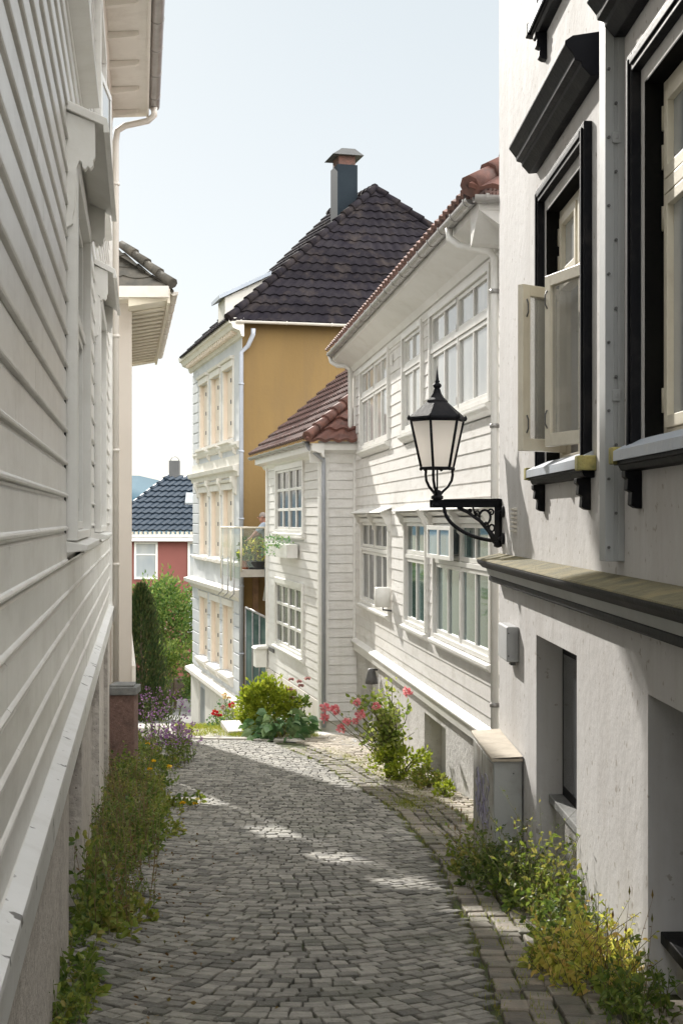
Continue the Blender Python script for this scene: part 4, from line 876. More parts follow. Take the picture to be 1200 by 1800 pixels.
for (a, b) in ((32.62,33.4),(35.05,35.35),(36.9,37.3),(38.85,40.05)):
    z = -4.2
    while z < -2.15: mb.box(FY, a, b, 0, .035, z, z+.29); z += .32
for (a, b) in ((39.1,40.05),):
    z = -1.0
    while z < 4.2: mb.box(FY, a, b, 0, .025, z, z+.26) if not 0.9 < z < 1.9 else None; z += .29
mb.build('quoin', 'blue_render', YH, bevel=.01)
mb = MB(); mb.box(FY, 35.0, 36.2, -.2, -.18, -6.4, -4.8); mb.slab([FY(32.45,.06,0)[:2], FY(37.6,.06,0)[:2], FY(37.6,-.02,0)[:2], FY(32.45,-.02,0)[:2]], -7, -4.6); mb.slab([FY(38.7,.06,0)[:2], FY(40.15,.06,0)[:2], FY(40.15,-.02,0)[:2], FY(38.7,-.02,0)[:2]], -7, -4.6); mb.build('plinth', 'stucco_white', YH)
mb = MB(); mb.box(FY, 37.6, 38.7, .003, .012, -6.6, -4.75); mb.build('cellar_door', 'steel_channel', YH)
mb = MB(); mb.tube([FYn(.22,.30,4.50), FYn(.22,.28,4.36), FYn(.12,.15,4.1), FYn(-.03,.11,3.95), FYn(-.03,.11,-5.3)], .055, 10); dp = mb.build('downpipe', 'pipe_grey', YH)
mb = MB()
for z in (3.2,1.6,0,-1.6,-3.2): mb.tube([FYn(-.03,.11,z-.02), FYn(-.03,.11,z+.02)], .066, 10)
mb.build('pipe_clip', 'pipe_grey', dp)
gutter(FYn, -.2, 8.8, .34, 4.67, .06, 'pipe_cream', YH, 1.1)
A = Vector((-2.67,32.1,4.66)); ridge0 = A+e1*4.45+e2*3.0; ridge0.z = 8.7
s1 = (ridge0-A); 
hipn = math.hypot(3.0, 4.04); frn = math.hypot(4.45, 4.04)
tiles('hip_roof', A, e1, e2*3.0+Vector((0,0,4.04)), hipn, lambda b: 4.45*b/hipn, lambda b: 9.05-4.6*b/hipn, .30, .245, .042, .038, 'tile_black', YH, per=8)
tiles('front_roof', A+e2*8.0, -e2, e1*4.45+Vector((0,0,4.04)), frn, lambda b: 0, lambda b: 8.0-3.0*b/frn, .30, .245, .042, .038, 'tile_black', YH, per=8, warp=lambda a, b: .42*b/frn*max(0, 1-a/5))
cover('hip_cap', (A+Vector((0,0,.05)), ridge0+Vector((0,0,.05))), .10, 'tile_black', YH, .38)
cover('hip_cap', (A+e1*9.05+Vector((0,0,.05)), ridge0+Vector((0,0,.05))), .10, 'tile_black', YH, .38)
cover('ridge_cap', (ridge0+Vector((0,0,.05)), ridge0+e2*5+Vector((0,0,.47))), .10, 'tile_black', YH, .38)
# dormer on the street slope
DF = lambda a, b, z: A+e1*a+e2*b+Vector((0,0,z-4.66))
mb = MB(); b0, b1 = 4.0, 5.1
vs = [DF(.62,b0,5.1),DF(.62,b1,5.1),DF(.62,b1,5.86),DF(.62,b0,5.86),DF(1.75,b0,5.9),DF(1.75,b1,5.9),DF(1.75,b1,6.45),DF(1.75,b0,6.45)]
mb.add(vs, [(0,1,2,3),(0,3,7,4),(1,5,6,2),(3,2,6,7),(4,7,6,5),(0,4,5,1)]); dm = mb.build('dormer', 'stucco_white', YH)
mb = MB(); vs = [DF(.45,b0-.12,5.80),DF(.45,b1+.12,5.80),DF(1.85,b1+.12,6.50),DF(1.85,b0-.12,6.50)]; mb.add(vs+[v+Vector((0,0,.10)) for v in vs], [(0,3,2,1),(4,5,6,7),(0,1,5,4),(1,2,6,5),(2,3,7,6),(3,0,4,7)]); mb.build('dormer_roof', 'lead_grey', dm)
mb = MB(); vs = [DF(.60,b0+.1,5.89),DF(.60,b1-.1,5.89),DF(1.7,b1-.1,6.44),DF(1.7,b0+.1,6.44)]; mb.add(vs+[v+Vector((0,0,.04)) for v in vs], [(0,3,2,1),(4,5,6,7),(0,1,5,4),(1,2,6,5),(2,3,7,6),(3,0,4,7)]); mb.build('dormer_light', 'glass_dark', dm)
mb = MB(); vs = [DF(5.5,1.6,6.75),DF(6.3,1.6,6.75),DF(6.3,2.0,7.35),DF(5.5,2.0,7.35)]; vs = [A+e1*a+e2*(b)+Vector((0,0,b*4.04/3+.10)) for a,b in ((5.9,.95),(6.65,.95),(6.65,1.55),(5.9,1.55))]
mb.add(vs+[v+Vector((0,0,.09)) for v in vs], [(0,3,2,1),(4,5,6,7),(0,1,5,4),(1,2,6,5),(2,3,7,6),(3,0,4,7)]); mb.build('skylight', 'glass_blue', YH)
cc = DF(3.52,3.35,0); FCH = Fr((cc.x,cc.y), (.968,.2516), (.2516,-.968))
mb = MB(); mb.box(FCH, 0, .55, -.75, 0, 6.6, 9.42); mb.build('chimney', 'blue_metal', YH)
chm = [o for o in YH.children if o.name.startswith('chimney')][0]
mb = MB(); mb.box(FCH, .05, .50, -.70, -.05, 9.42, 9.68); mb.build('chimney_brick', 'brick', chm)
mb = MB(); mb.plate(FCH, [(-.15,9.66),(.70,9.66),(.45,9.82),(.10,9.82)], -.86, .11); mb.box(FCH, .15, .4, -.5, -.2, 9.82, 9.90); mb.build('chimney_cowl', 'dark_metal', chm)
# balcony
BA = 30.9
BX = lambda u, y: (u-600)/2400*y
mb = MB(); mb.slab([(BX(422,BA),BA),(BX(467,BA),BA+.12),(-1.35,32.7),(-2.35,32.45)], -1.32, -1.15); bal = mb.build('balcony', 'path_stone', YH)
bc0 = Vector((BX(424,BA),BA,0)); bc1 = Vector((BX(466,BA),BA+.12,0)); bs = Vector((bc0.x-.26*2.6, BA+2.6, 0))
rl = MB(); gl_ = MB()
for p0, p1, zb in ((bc0,bc1,-1.15),(bc0,bs,-1.42)):
    d_ = (p1-p0); ll = d_.length
    for t in (0, 1) if p1 is bc1 else (.5, 1): q_ = p0+d_*t; rl.tube([(q_.x,q_.y,zb-.04),(q_.x,q_.y,-.2)], .022, 6)
    rl.tube([(p0.x,p0.y,-.2),(p1.x,p1.y,-.2)], .022, 6)
    n_ = Vector((-d_.y,d_.x,0)).normalized()*.005; a_ = p0+d_*.03; b_ = p0+d_*.97
    gl_.add([(a_+n_).to_tuple()[:2]+(zb+.05,),(b_+n_).to_tuple()[:2]+(zb+.05,),(b_+n_).to_tuple()[:2]+(-.22,),(a_+n_).to_tuple()[:2]+(-.22,)], [(0,1,2,3)])
rl.build('railing', 'trim_cream', bal); gl_.build('glass_panel', 'glass_rail', bal)
mb = MB()
for t in (.35,.65,.95): q_ = bc0+(bs-bc0)*t; mb.tube([(q_.x,q_.y,-.9),(q_.x,q_.y,-1.75),(q_.x-.1,q_.y,-1.85)], .018, 6)
mb.tube([(BX(469,BA),BA-.05,-1.1),(BX(470,BA),BA-.1,-1.5),(BX(466,BA),BA-.1,-1.85)], .05, 8); mb.build('balcony_bracket', 'zinc', bal)
mb = MB(); mb.box(FYn, .25, .38, .02, .12, -5.0, -1.35); mb.box(FYn, .75, .83, .02, .10, -3.4, -1.35); mb.build('post', 'wood_brown', YH)
# glazed screen below the balcony
GS = thing('glass_screen', 'dark glass garden screen with metal posts in the gap under the balcony', 'glass screen', (-1.9,31.6,g(0,31.6)))
a_, b_ = Vector((BX(432,31.6),31.6,0)), Vector((BX(469,31.0),31.0,0)); 
mb = MB(); mb.add([(a_.x,a_.y,-4.6),(b_.x,b_.y,-4.6),(b_.x,b_.y,-2.25),(a_.x,a_.y,-2.05)], [(0,1,2,3)]); mb.build('glass', 'glass_teal', GS)
mb = MB(); mb.tube([(a_.x,a_.y,-2.05),(b_.x,b_.y,-2.25)], .03, 6)
for t in (0,.33,.66,1): q_ = a_+(b_-a_)*t; mb.tube([(q_.x,q_.y-.02,-4.9),(q_.x,q_.y-.02,-2.05-.2*t)], .018, 6)
mb.build('frame', 'zinc', GS)
# pots and plants on the balcony
def potted(name, lab, x, y, z, r, h, mat, leafmat, n, fr_, seed, oval=1.0, size=.08):
    q = random.Random(seed); t = thing(name, lab, 'potted plant', (x,y,z))
    mb = MB(); mb.lathe((x,y), [(r*.75,z),(r,z+h),(r*1.06,z+h),(r*1.06,z+h-.03)][:3], 12); mb.build('pot', mat, t)
    mb = MB(); crown(mb, (x,y,z+h+fr_*.8), (fr_*oval,fr_,fr_), n, 14, size, q); mb.build('foliage', leafmat, t)
potted('potted_plant', 'yellow green plant in a dark trough on the balcony', -1.92, 31.15, -1.15, .24, .18, 'pot_dark', 'leaf_gold', 26, .26, 1, 1.5)
potted('potted_plant', 'small plant in a terracotta pot behind the corner post of the balcony', -2.2, 31.25, -1.15, .10, .2, 'terracotta', 'leaf_mid', 10, .16, 2)
potted('potted_plant', 'tall dark leafy plant behind the side glass of the balcony', -2.18, 31.9, -1.15, .12, .2, 'pot_dark', 'leaf_dark', 22, .28, 3)
potted('potted_plant', 'loose green shrub at the back of the balcony by the ochre wall', -1.9, 32.0, -1.15, .14, .24, 'pot_dark', 'leaf_weed', 18, .3, 4)
# ---------------------------------------------------------------- person tending the plants
PR = thing('person', 'grey haired person in a light blue shirt leaning over the balcony plants', 'person', (-1.67,31.55,-1.15))
def skin(name, pts, edges, rad, mat, parent, sub=2):
    b = base_of(parent); me = bpy.data.meshes.new(name); me.from_pydata([(p[0]-b.x,p[1]-b.y,p[2]-b.z) for p in pts], edges, []); me.update(); me.materials.append(M[mat])
    o = bpy.data.objects.new(name, me); C.objects.link(o); o.parent = parent
    md = o.modifiers.new('skin', 'SKIN'); md.use_smooth_shade = True
    for i, r in enumerate(rad):
        sv = me.skin_vertices[0].data[i]; sv.radius = (r if isinstance(r, tuple) else (r, r)); sv.use_root = (i == 0)
    s_ = o.modifiers.new('sub', 'SUBSURF'); s_.levels = sub; s_.render_levels = sub
    return o
px, py, pz = -1.73, 31.5, -1.15
J = dict(pel=(px+.10,py+.02,pz+.62), wai=(px+.06,py,pz+.76), che=(px-.04,py-.02,pz+.93), nek=(px-.08,py-.03,pz+1.06), hb=(px-.09,py-.05,pz+1.12), ht=(px-.10,py-.06,pz+1.22),
  ls=(px-.06,py-.20,pz+1.0), le=(px-.22,py-.30,pz+.84), lw=(px-.36,py-.28,pz+.70), lh=(px-.42,py-.27,pz+.66), rs=(px-.02,py+.16,pz+1.0), re=(px-.2,py+.16,pz+.8), rw=(px-.34,py+.06,pz+.72), rh=(px-.4,py+.03,pz+.68),
  lhp=(px+.09,py-.09,pz+.58), lk=(px-.06,py-.14,pz+.36), la=(px+.06,py-.12,pz+.06), lt=(px-.10,py-.12,pz+.03), rhp=(px+.1,py+.11,pz+.58), rk=(px-.02,py+.16,pz+.35), ra=(px+.12,py+.14,pz+.06), rt=(px-.04,py+.14,pz+.03))
ks = list(J); ix = {k: i for i, k in enumerate(ks)}
E = [('pel','wai'),('wai','che'),('che','nek'),('nek','hb'),('hb','ht'),('che','ls'),('ls','le'),('le','lw'),('lw','lh'),('che','rs'),('rs','re'),('re','rw'),('rw','rh'),('pel','lhp'),('lhp','lk'),('lk','la'),('la','lt'),('pel','rhp'),('rhp','rk'),('rk','ra'),('ra','rt')]
rad = dict(pel=.13,wai=.12,che=.14,nek=.055,hb=.085,ht=.075,ls=.06,le=.042,lw=.028,lh=.03,rs=.06,re=.042,rw=.028,rh=.03,lhp=.09,lk=.06,la=.04,lt=.03,rhp=.09,rk=.06,ra=.04,rt=.03)
body = skin('body', [J[k] for k in ks], [(ix[a],ix[b]) for a,b in E], [rad[k] for k in ks], 'skin', PR)
sk = ['wai','che','ls','le','rs','re','pel']; si = {k: i for i, k in enumerate(sk)}
skin('shirt', [J[k] for k in sk], [(si['wai'],si['che']),(si['che'],si['ls']),(si['ls'],si['le']),(si['che'],si['rs']),(si['rs'],si['re']),(si['wai'],si['pel'])], [.145,.165,.08,.06,.08,.06,.15], 'shirt', PR)
sk = ['pel','lhp','lk','la','rhp','rk','ra']; si = {k: i for i, k in enumerate(sk)}
skin('trousers', [J[k] for k in sk], [(0,1),(1,2),(2,3),(0,4),(4,5),(5,6)], [.145,.105,.078,.055,.105,.078,.055], 'trousers', PR)
hd_ = Vector(J['ht'])
mb = MB()
for k in range(5):
    for hnd, dx in (('lh',-1),('rh',-1)):
        h = Vector(J[hnd]); oy = -.03+.015*k; ln_ = (.05,.07,.078,.07,.055)[k]
        mb.tube([(h.x-.01,h.y+oy,h.z), (h.x-.01-ln_*.5,h.y+oy*1.1,h.z-.01), (h.x-.01-ln_*.8,h.y+oy*1.1,h.z-.01-ln_*.4)], [.009,.008,.006], 6)
mb.tube([hd_+Vector((-.078,-.02,-.03)), hd_+Vector((-.105,-.025,-.05)), hd_+Vector((-.08,-.02,-.06))], [.012,.014,.01], 6)
for s_ in (-1,1): mb.lathe((hd_+Vector((.01,s_*.082-.01,0)))[:2], [(.004,hd_.z-.06),(.02,hd_.z-.045),(.02,hd_.z-.02),(.006,hd_.z-.01)], 6, True)
mb.build('hand_and_face', 'skin', PR)
mb = MB(); c_ = hd_+Vector((.025,.005,-.01)); prof = [(.088*math.cos(t), c_.z+.095*math.sin(t)) for t in [-.25+k*(math.pi/2+.24)/7 for k in range(8)]]
mb.lathe((c_.x,c_.y), prof, 14, True); mb.build('hair', 'hair', PR)
mb = MB()
for s_ in (-.03,.02): mb.lathe((hd_+Vector((-.076,s_-.01,0)))[:2], [(.002,hd_.z-.028),(.009,hd_.z-.02),(.002,hd_.z-.012)], 6)
mb.build('eye', 'dark_metal', PR)
# ================================================================ RED HOUSE FAR BELOW
RY = 60
RD = thing('red_house', 'dark red rendered house with blue black tiled roof beyond the garden', 'house', (-8,RY,g(0,RY)))
FD = Fr((0,RY), (1,0), (0,-1))
mb = MB(); mb.box(FD, -10.2, 1, -8, 0, -9, -.85); mb.build('wall', 'red_wall', RD)
mb = MB(); mb.box(FD, -10.5, 1.3, -.1, .38, -.98, -.80); mb.box(FD, -10.5, 1.3, .3, .42, -.80, -.68)
k = -10.4; ev = mb.build('eaves', 'trim_white', RD); mb = MB()
while k < 1.2: mb.box(FD, k, k+.1, .1, .43, -.67, -.56); k += .2
mb.build('tile_closer', 'trim_cream', ev)
tiles('roof', (-10.6,RY-.45,-.55), (1,0,0), (0,1,.9), 3.75, lambda b: b*.75, lambda b: 12, .36, .30, .06, .07, 'tile_blue', RD, per=6)
cover('hip_cap', (Vector((-10.6,RY-.45,-.5)), Vector((-7.8,RY+2.35,2.0))), .10, 'tile_blue', RD, .4)
mb = MB(); mb.box(W, -7.85, -7.4, RY+2.2, RY+2.7, 1.6, 2.65); chd = mb.build('chimney', 'dark_metal', RD)
mb = MB(); mb.tube([(-7.8+.38*(1-math.cos(t))*.5, RY+2.45, 2.65+.2*math.sin(t)) for t in [math.pi*k/8 for k in range(9)]], .02, 6); mb.build('chimney_cowl', 'zinc', chd)
mb = MB(); vs = [(-6.95,RY+.75,.62),(-6.1,RY+.75,.62),(-6.1,RY+1.25,1.08),(-6.95,RY+1.25,1.08)]; vs = [(x,y,z+.0) for x,y,z in vs]; mb.add(vs+[(x,y-.05,z+.1) for x,y,z in vs], [(0,3,2,1),(4,5,6,7),(0,1,5,4),(1,2,6,5),(2,3,7,6),(3,0,4,7)]); mb.build('skylight', 'glass_pale', RD)
for a, b, c, d in ((-9.0,-8.15,-2.55,-1.1),(-6.65,-5.8,-2.55,-1.1),(-6.65,-5.8,-4.9,-3.5)):
    mb = MB(); mb.box(FD, a-.09, b+.09, 0, .06, c-.1, c); mb.box(FD, a-.09, b+.09, 0, .06, d, d+.08); mb.box(FD, a-.09, a, 0, .06, c, d); mb.box(FD, b, b+.09, 0, .06, c, d); mb.box(FD, a, b, 0, .04, d-.5, d-.44)
    o = mb.build('window', 'trim_white', RD); mb = MB(); mb.box(FD, a, b, 0, .02, c, d); mb.build('pane', 'glass_pale', o)
GW = tag(MB().box(W, -12, -3, 56.2, 56.6, -8.5, -6.6).build('garden_wall', 'wall_brown', bevel=.03), 'low dark stone garden wall below the trees at the lower road', 'garden wall')
# ================================================================ TREES AND SHRUBS (far)
def tree(name, lab, x, y, zg, trunk, r, cz, rr, n, nl, size, mat, seed, cat='tree', cr=.28, shell=.5):
    q = random.Random(seed); t = thing(name, lab, cat, (x,y,zg))
    mb = MB(); mb.tube([(x,y,zg-.3),(x+.05,y,zg+trunk*.5),(x-.03,y,cz)], [r*1.2,r,r*.5], 8)
    for k in range(7):
        d = rdir(q,.5); z0_ = zg+trunk*q.uniform(.5,1); e = (x+d.x*rr[0]*.75, y+d.y*rr[1]*.75, z0_+abs(d.z)*rr[2]*.8); mb.tube([(x,y,z0_),((x+e[0])/2,(y+e[1])/2,(z0_+e[2])/2+.1),e], [r*.5,r*.3,r*.1], 5)
    mb.build('trunk', 'bark', t)
    mb = MB(); crown(mb, (x,y,cz), rr, n, nl, size, q, shell, cr); mb.build('crown', mat, t); return t
tree('fruit_tree', 'broad pale green leafy tree in front of the red house', -6.75, 52, -7.05, 1.4, .12, -4.0, (1.8,1.6,1.7), 170, 46, .16, 'leaf_bush', 11)
tree('shrub', 'rounded green shrub at the foot of the pale leafy tree', -6.0, 49, -6.8, .5, .06, -5.4, (1.1,1.0,1.0), 70, 40, .14, 'leaf_mid', 12, 'shrub')
tree('shrub', 'dark low shrub by the corner of the blue stuccoed front', -4.9, 47.5, -6.6, .4, .05, -5.6, (.6,.7,.9), 40, 36, .13, 'leaf_bush', 13, 'shrub')
q = random.Random(14); cyx, cyy = -6.15, 42
CY = thing('cypress', 'dark conical cypress beside the cream house', 'tree', (cyx,cyy,g(0,cyy)))
mb = MB(); mb.tube([(cyx,cyy,-6.6),(cyx,cyy,-3)], [.1,.03], 6); mb.build('trunk', 'bark', CY)
mb = MB()
for k in range(9000):
    h = q.uniform(0,1)**1.15; rr = .95*(1-h)**.5*(.85+.3*math.sin(h*17+k%7))*q.uniform(.6,1.03); a = q.uniform(0,2*math.pi)
    p_ = (cyx+rr*math.cos(a), cyy+rr*math.sin(a), -6.2+h*4.15); leaf(mb, p_, (math.cos(a)*.5,math.sin(a)*.5,1.1), q.uniform(.08,.17), .35, rn=q)
mb.build('crown', 'leaf_cypress', CY)
for i, (x, y, r_, z) in enumerate(((-14,75,3.2,-4.5),(-18,60,3,-3.5),(-12,44,2.2,-3.8),(-15,36,2.6,-2.2))):
    tree('garden_tree', ['full green tree far behind the red house','tall green tree left of the red house','round green tree on the slope behind the cream house','tall green tree behind the cream house'][i], x, y, g(0,y), 2, .2, z, (r_,r_,r_), 90, 40, .3, 'leaf_bush', 20+i)
# ================================================================ NEAR PLANTS
def shrub(name, lab, cat, c, rr, n, nl, size, mat, seed, wid=.5, stems=8, cr=.26, shell=.5):
    q = random.Random(seed); zg = g(c[0],c[1]); t = thing(name, lab, cat, (c[0],c[1],zg))
    mb = MB()
    for k in range(stems):
        a = q.uniform(0,6.28); f = q.uniform(.2,.8); mb.tube([(c[0],c[1],zg-.02),(c[0]+rr[0]*f*.4*math.cos(a),c[1]+rr[1]*f*.4*math.sin(a),zg+rr[2]*.8),(c[0]+rr[0]*f*math.cos(a),c[1]+rr[1]*f*math.sin(a),zg+rr[2]*1.5)], [.012,.009,.004], 5)
    mb.build('stem', 'stem', t)
    mb = MB(); crown(mb, (c[0],c[1],zg+rr[2]*.95), rr, n, nl, size, q, shell, cr, wid); mb.build('foliage', mat, t); return t
# lime shrub and hosta beside the small house
shrub('lime_shrub', 'bright lime green shrub beside the blue leaved plant at the small house', 'shrub', (-1.30,23.4), (.50,.42,.50), 150, 30, .075, 'leaf_lime', 31, .55)
q = random.Random(32); hx, hy = -1.0, 22.75; HO = thing('hosta', 'big leaved blue green hosta in front of the lime shrub', 'plant', (hx,hy,g(hx,hy)))
mb = MB()
for k in range(150):
    a = q.uniform(0,6.28); el = q.uniform(.05,1.1); zz = g(hx,hy)+.06+.42*q.random()*(.4+el*.6); rr = .12+.40*q.random()*(1.2-el*.6); p_ = Vector((hx+rr*1.15*math.cos(a), hy+rr*.9*math.sin(a), zz)); d = Vector((math.cos(a),math.sin(a)*.8,.25-.5*q.random()))
    leaf(mb, p_, d, q.uniform(.13,.22), .75, .3, q, .3)
mb.build('foliage', 'leaf_hosta', HO); mb = MB()
for k in range(16): a = q.uniform(0,6.28); mb.tube([(hx,hy,g(hx,hy)),(hx+.25*math.cos(a),hy+.2*math.sin(a),g(hx,hy)+.35)], [.008,.005], 4)
mb.build('stem', 'stem', HO)
t = shrub('hydrangea', 'faded pink flowering shrub against the small house wall', 'shrub', (-.72,23.55), (.22,.22,.42), 26, 22, .07, 'leaf_mid', 33)
mb = MB(); q = random.Random(34)
for k in range(9): flower(mb, (-.72+q.uniform(-.25,.22), 23.4+q.uniform(-.15,.15), g(0,23.5)+.55+q.uniform(0,.45)), .06, q, 8, 3)
mb.build('flower', 'petal_pale', t)
# rose bush
q = random.Random(35); bx, by = .62, 16.9; zg = g(bx,by)
RB = thing('rose_bush', 'tall open rose bush with pink blooms by the cellar opening', 'rose bush', (bx,by,zg))
st = MB(); lf = MB(); tips = []
for k in range(44):
    a = q.uniform(0,6.28); L_ = q.uniform(.55,1.55); sp = q.uniform(.1,.6)*(1.3-.4*L_)
    dx = math.cos(a)*sp-.18; dy = math.sin(a)*sp*.5
    pt = [Vector((bx+q.uniform(-.07,.07),by+q.uniform(-.07,.07),zg))+Vector((dx*t*t*.9, dy*t, L_*(t-.22*t*t))) for t in (0,.25,.5,.75,1)]
    st.tube(pt, [.010,.008,.006,.005,.003], 5); tips.append(pt[-1])
    for m in range(30):
        t = q.uniform(.28,1); i = min(3, int(t*4)); u_ = t*4-i; pp = pt[i].lerp(pt[i+1], u_)
        tw = rdir(q,.2)*q.uniform(.03,.12); leaf(lf, pp+tw, rdir(q,.1), q.uniform(.045,.085), .65, rn=q)
st.build('stem', 'stem', RB); lf.build('foliage', 'leaf_rose', RB)
for (u, v) in ((610,1268),(633,1255),(627,1234),(590,1247),(571,1262),(572,1243),(600,1280),(715,1216),(624,1266),(661,1240)):
    y_ = 16.7 if u > 600 else 17.0; c_ = ((u-600)/2400*y_, y_-.05, (912-v)/2400*y_); mb = MB(); bloom(mb, c_, q.uniform(.05,.075), q); mb.build('flower', 'petal_pink', RB)
    if u < 650: st = MB(); st.tube([(bx-.1,by,zg+.2),((bx+c_[0])/2,by,zg+.5),c_], [.006,.005,.003], 4); st.build('stem', 'stem', RB)
shrub('leafy_weed', 'bushy yellow green weed round the foot of the rose bush', 'plant', (.72,16.75), (.40,.5,.22), 60, 26, .05, 'leaf_lime', 36)
shrub('leafy_weed', 'low green weed below the cellar opening right of the rose', 'plant', (1.02,15.9), (.2,.4,.12), 34, 24, .045, 'leaf_weed', 37)
shrub('leafy_weed', 'last small green weed at the rough foundation near the cabinet', 'plant', (1.15,15.1), (.12,.22,.09), 20, 22, .045, 'leaf_lime', 38)
# right-hand weeds by the cabinet and niche
for i, (x, y, rx, ry, rz, m_, n_, lab) in enumerate((
    (1.02,10.35,.14,.3,.16,'leaf_weed',34,'yellowish weed at the left foot of the utility cabinet'),
    (1.12,9.75,.20,.42,.17,'leaf_dark',70,'dark green clump in front of the utility cabinet'),
    (1.24,9.1,.18,.36,.19,'leaf_mid',64,'green clump below the ledge of the plaster niche'),
    (1.33,8.55,.14,.3,.26,'leaf_weed',54,'taller weed against the right edge of the niche'),
    (1.30,7.9,.15,.3,.16,'leaf_mid',44,'green weed climbing over the wall foot before the yellow clump'),
    (1.26,7.0,.20,.34,.15,'leaf_gold',90,'yellow and orange clump lit by the sun at the wall foot'),
    (1.13,7.2,.10,.2,.08,'leaf_weed',26,'small low weed beside the yellow clump on the gutter stones'),
    (1.36,6.25,.12,.22,.12,'leaf_mid',34,'green weed at the bottom right corner near the second niche'))):
    q = random.Random(40+i); t = thing('wall_weed', lab, 'plant', (x,y,g(x,y))); st = MB(); lf = MB()
    for k in range(int(n_*1.5)):
        a = q.uniform(0,6.28); f = q.random()**.6; X_ = min(x+rx*1.35*f*math.cos(a), 1.645-.0217*y-.04); Y_ = y+ry*1.5*f*math.sin(a)
        weed(lf, st, (X_,Y_,g(X_,Y_)), rz*2.7*q.uniform(.25,1.2)*(1.15-.6*f), 13, q.choice((.035,.05,.065)), q, .5, q.choice((.3,.5)), .0028)
    st.build('stem', 'stem', t); lf.build('foliage', m_, t)
q = random.Random(60)
for i, (x, y, h, lab) in enumerate(((1.33,6.6,.42,'thin dry plantain stalks before the sunlit wall'),(1.0,11.2,.34,'thin dry stalks by the cabinet corner'),(1.28,9.9,.42,'reddish dry stalks leaning on the cabinet'))):
    t = thing('dry_stalk', lab, 'plant', (x,y,g(x,y))); st = MB(); lf = MB()
    for k in range(9): e = weed(lf, st, (x+q.uniform(-.12,.12),y+q.uniform(-.3,.3),g(x,y)), h*q.uniform(.6,1.1), 2, .03, q, .15, .3, .0022); lf.add([(e[0],e[1],e[2]),(e[0]+.006,e[1],e[2]+.02),(e[0],e[1],e[2]+.05),(e[0]-.006,e[1],e[2]+.02)], [(0,1,2,3)])
    st.build('stem', 'dry_stem', t); lf.build('seed_head', 'leaf_dry', t)['kind'] = 'stuff'
# left verge
def wx(y): return -.39-.1475*y
verge = MB(); vst = MB(); verge2 = MB(); vst2 = MB(); q = random.Random(70)
clumps = []
for k in range(105):
    y = 5.3+14.6*q.random()**.95; wd = lerpt([(5,.06),(7.6,.10),(8.4,.26),(9.3,.36),(10.2,.28),(12,.50),(14,.68),(16,.8),(20,.7)], y)
    clumps.append((wx(y)+.04+q.random()**1.1*wd, y, lerpt([(5,.24),(7.2,.30),(8,.30),(9,.52),(10.5,.42),(13,.46),(17,.44),(20,.4)], y)*q.uniform(.45,1.25), q.random() < .35, q.choice((.04,.055,.08)), q.choice((.24,.35,.5)), wd))
for cx_, cy_, h_, alt, ls_, wl_, wd in clumps:
    if 7.3 < cy_ < 8.0: h_ *= .5
    for k in range(q.randint(9,17) if cy_ > 7.6 else q.randint(3,6)):
        x = cx_+q.gauss(0,.09 if cy_ > 8 else .045); y = cy_+q.gauss(0,.20); x = max(x, wx(y)+.02)
        if 17.3 < y < 17.75 and x < -2.6: continue
        fall = 1.1-.5*min(1, (x-wx(y))/max(wd,.1))
        weed(verge2 if alt else verge, vst2 if alt else vst, (x,y,g(x,y)-.01), h_*.98*fall*q.uniform(.35,1.2), 13, ls_, q, .32, wl_, .003)
o = tag(verge.build('verge_greenery', 'leaf_mid'), 'tangle of wild greenery along the foot of the left house', 'greenery', kind='stuff')
vst.build('stem', 'stem', o)
o = tag(verge2.build('verge_weeds', 'leaf_weed'), 'paler yellowish weeds mixed into the verge of the left house', 'weeds', kind='stuff')
vst2.build('stem', 'stem', o)
dry = MB(); dst = MB()
for k in range(110):
    y = q.uniform(8,16); x = wx(y)+q.uniform(.02,.5); weed(dry, dst, (x,y,g(x,y)), q.uniform(.35,.72), 8, .035, q, .22, .3, .0028)
o = tag(dry.build('dry_verge_growth', 'leaf_dry'), 'brown seeding stalks standing in the left verge', 'dry grass', kind='stuff'); dst.build('stem', 'dry_stem', o)
for i, (u, v, y, lab) in enumerate(((343,1412,14.2,'yellow poppy at the very edge of the street on the left'),(270,1338,15.2,'yellow poppy standing in a pair right of the gate post'),(264,1352,15,'lower yellow poppy of the pair right of the gate post'),(260,1308,17.2,'yellow poppy highest against the gate post'),(298,1347,15.5,'small yellow poppy in the middle of the left verge'),(321,1411,14,'small yellow poppy just left of the street edge'),(96,1775,6.4,'small yellow flower at the bottom of the left wall'))):
    c_ = ((u-600)/2400*y, y, (912-v)/2400*y); t = thing('yellow_poppy', lab, 'flower', (c_[0],y,g(0,y)), 'yellow poppies in the left verge')
    st = MB(); st.tube([(c_[0]+.03,y+.05,g(0,y)),(c_[0]+.02,y,c_[2]-.15),c_], .003, 5); st.build('stem', 'stem', t)
    fl = MB(); flower(fl, c_, .036, q, 5, 2); fl.build('flower', 'petal_yellow', t); lf = MB()
    for k in range(10): leaf(lf, (c_[0]+q.uniform(-.06,.06), y+q.uniform(-.06,.06), g(0,y)+q.uniform(.03,.2)), rdir(q,.4), .07, .5, rn=q)
    lf.build('foliage', 'leaf_mid', t)
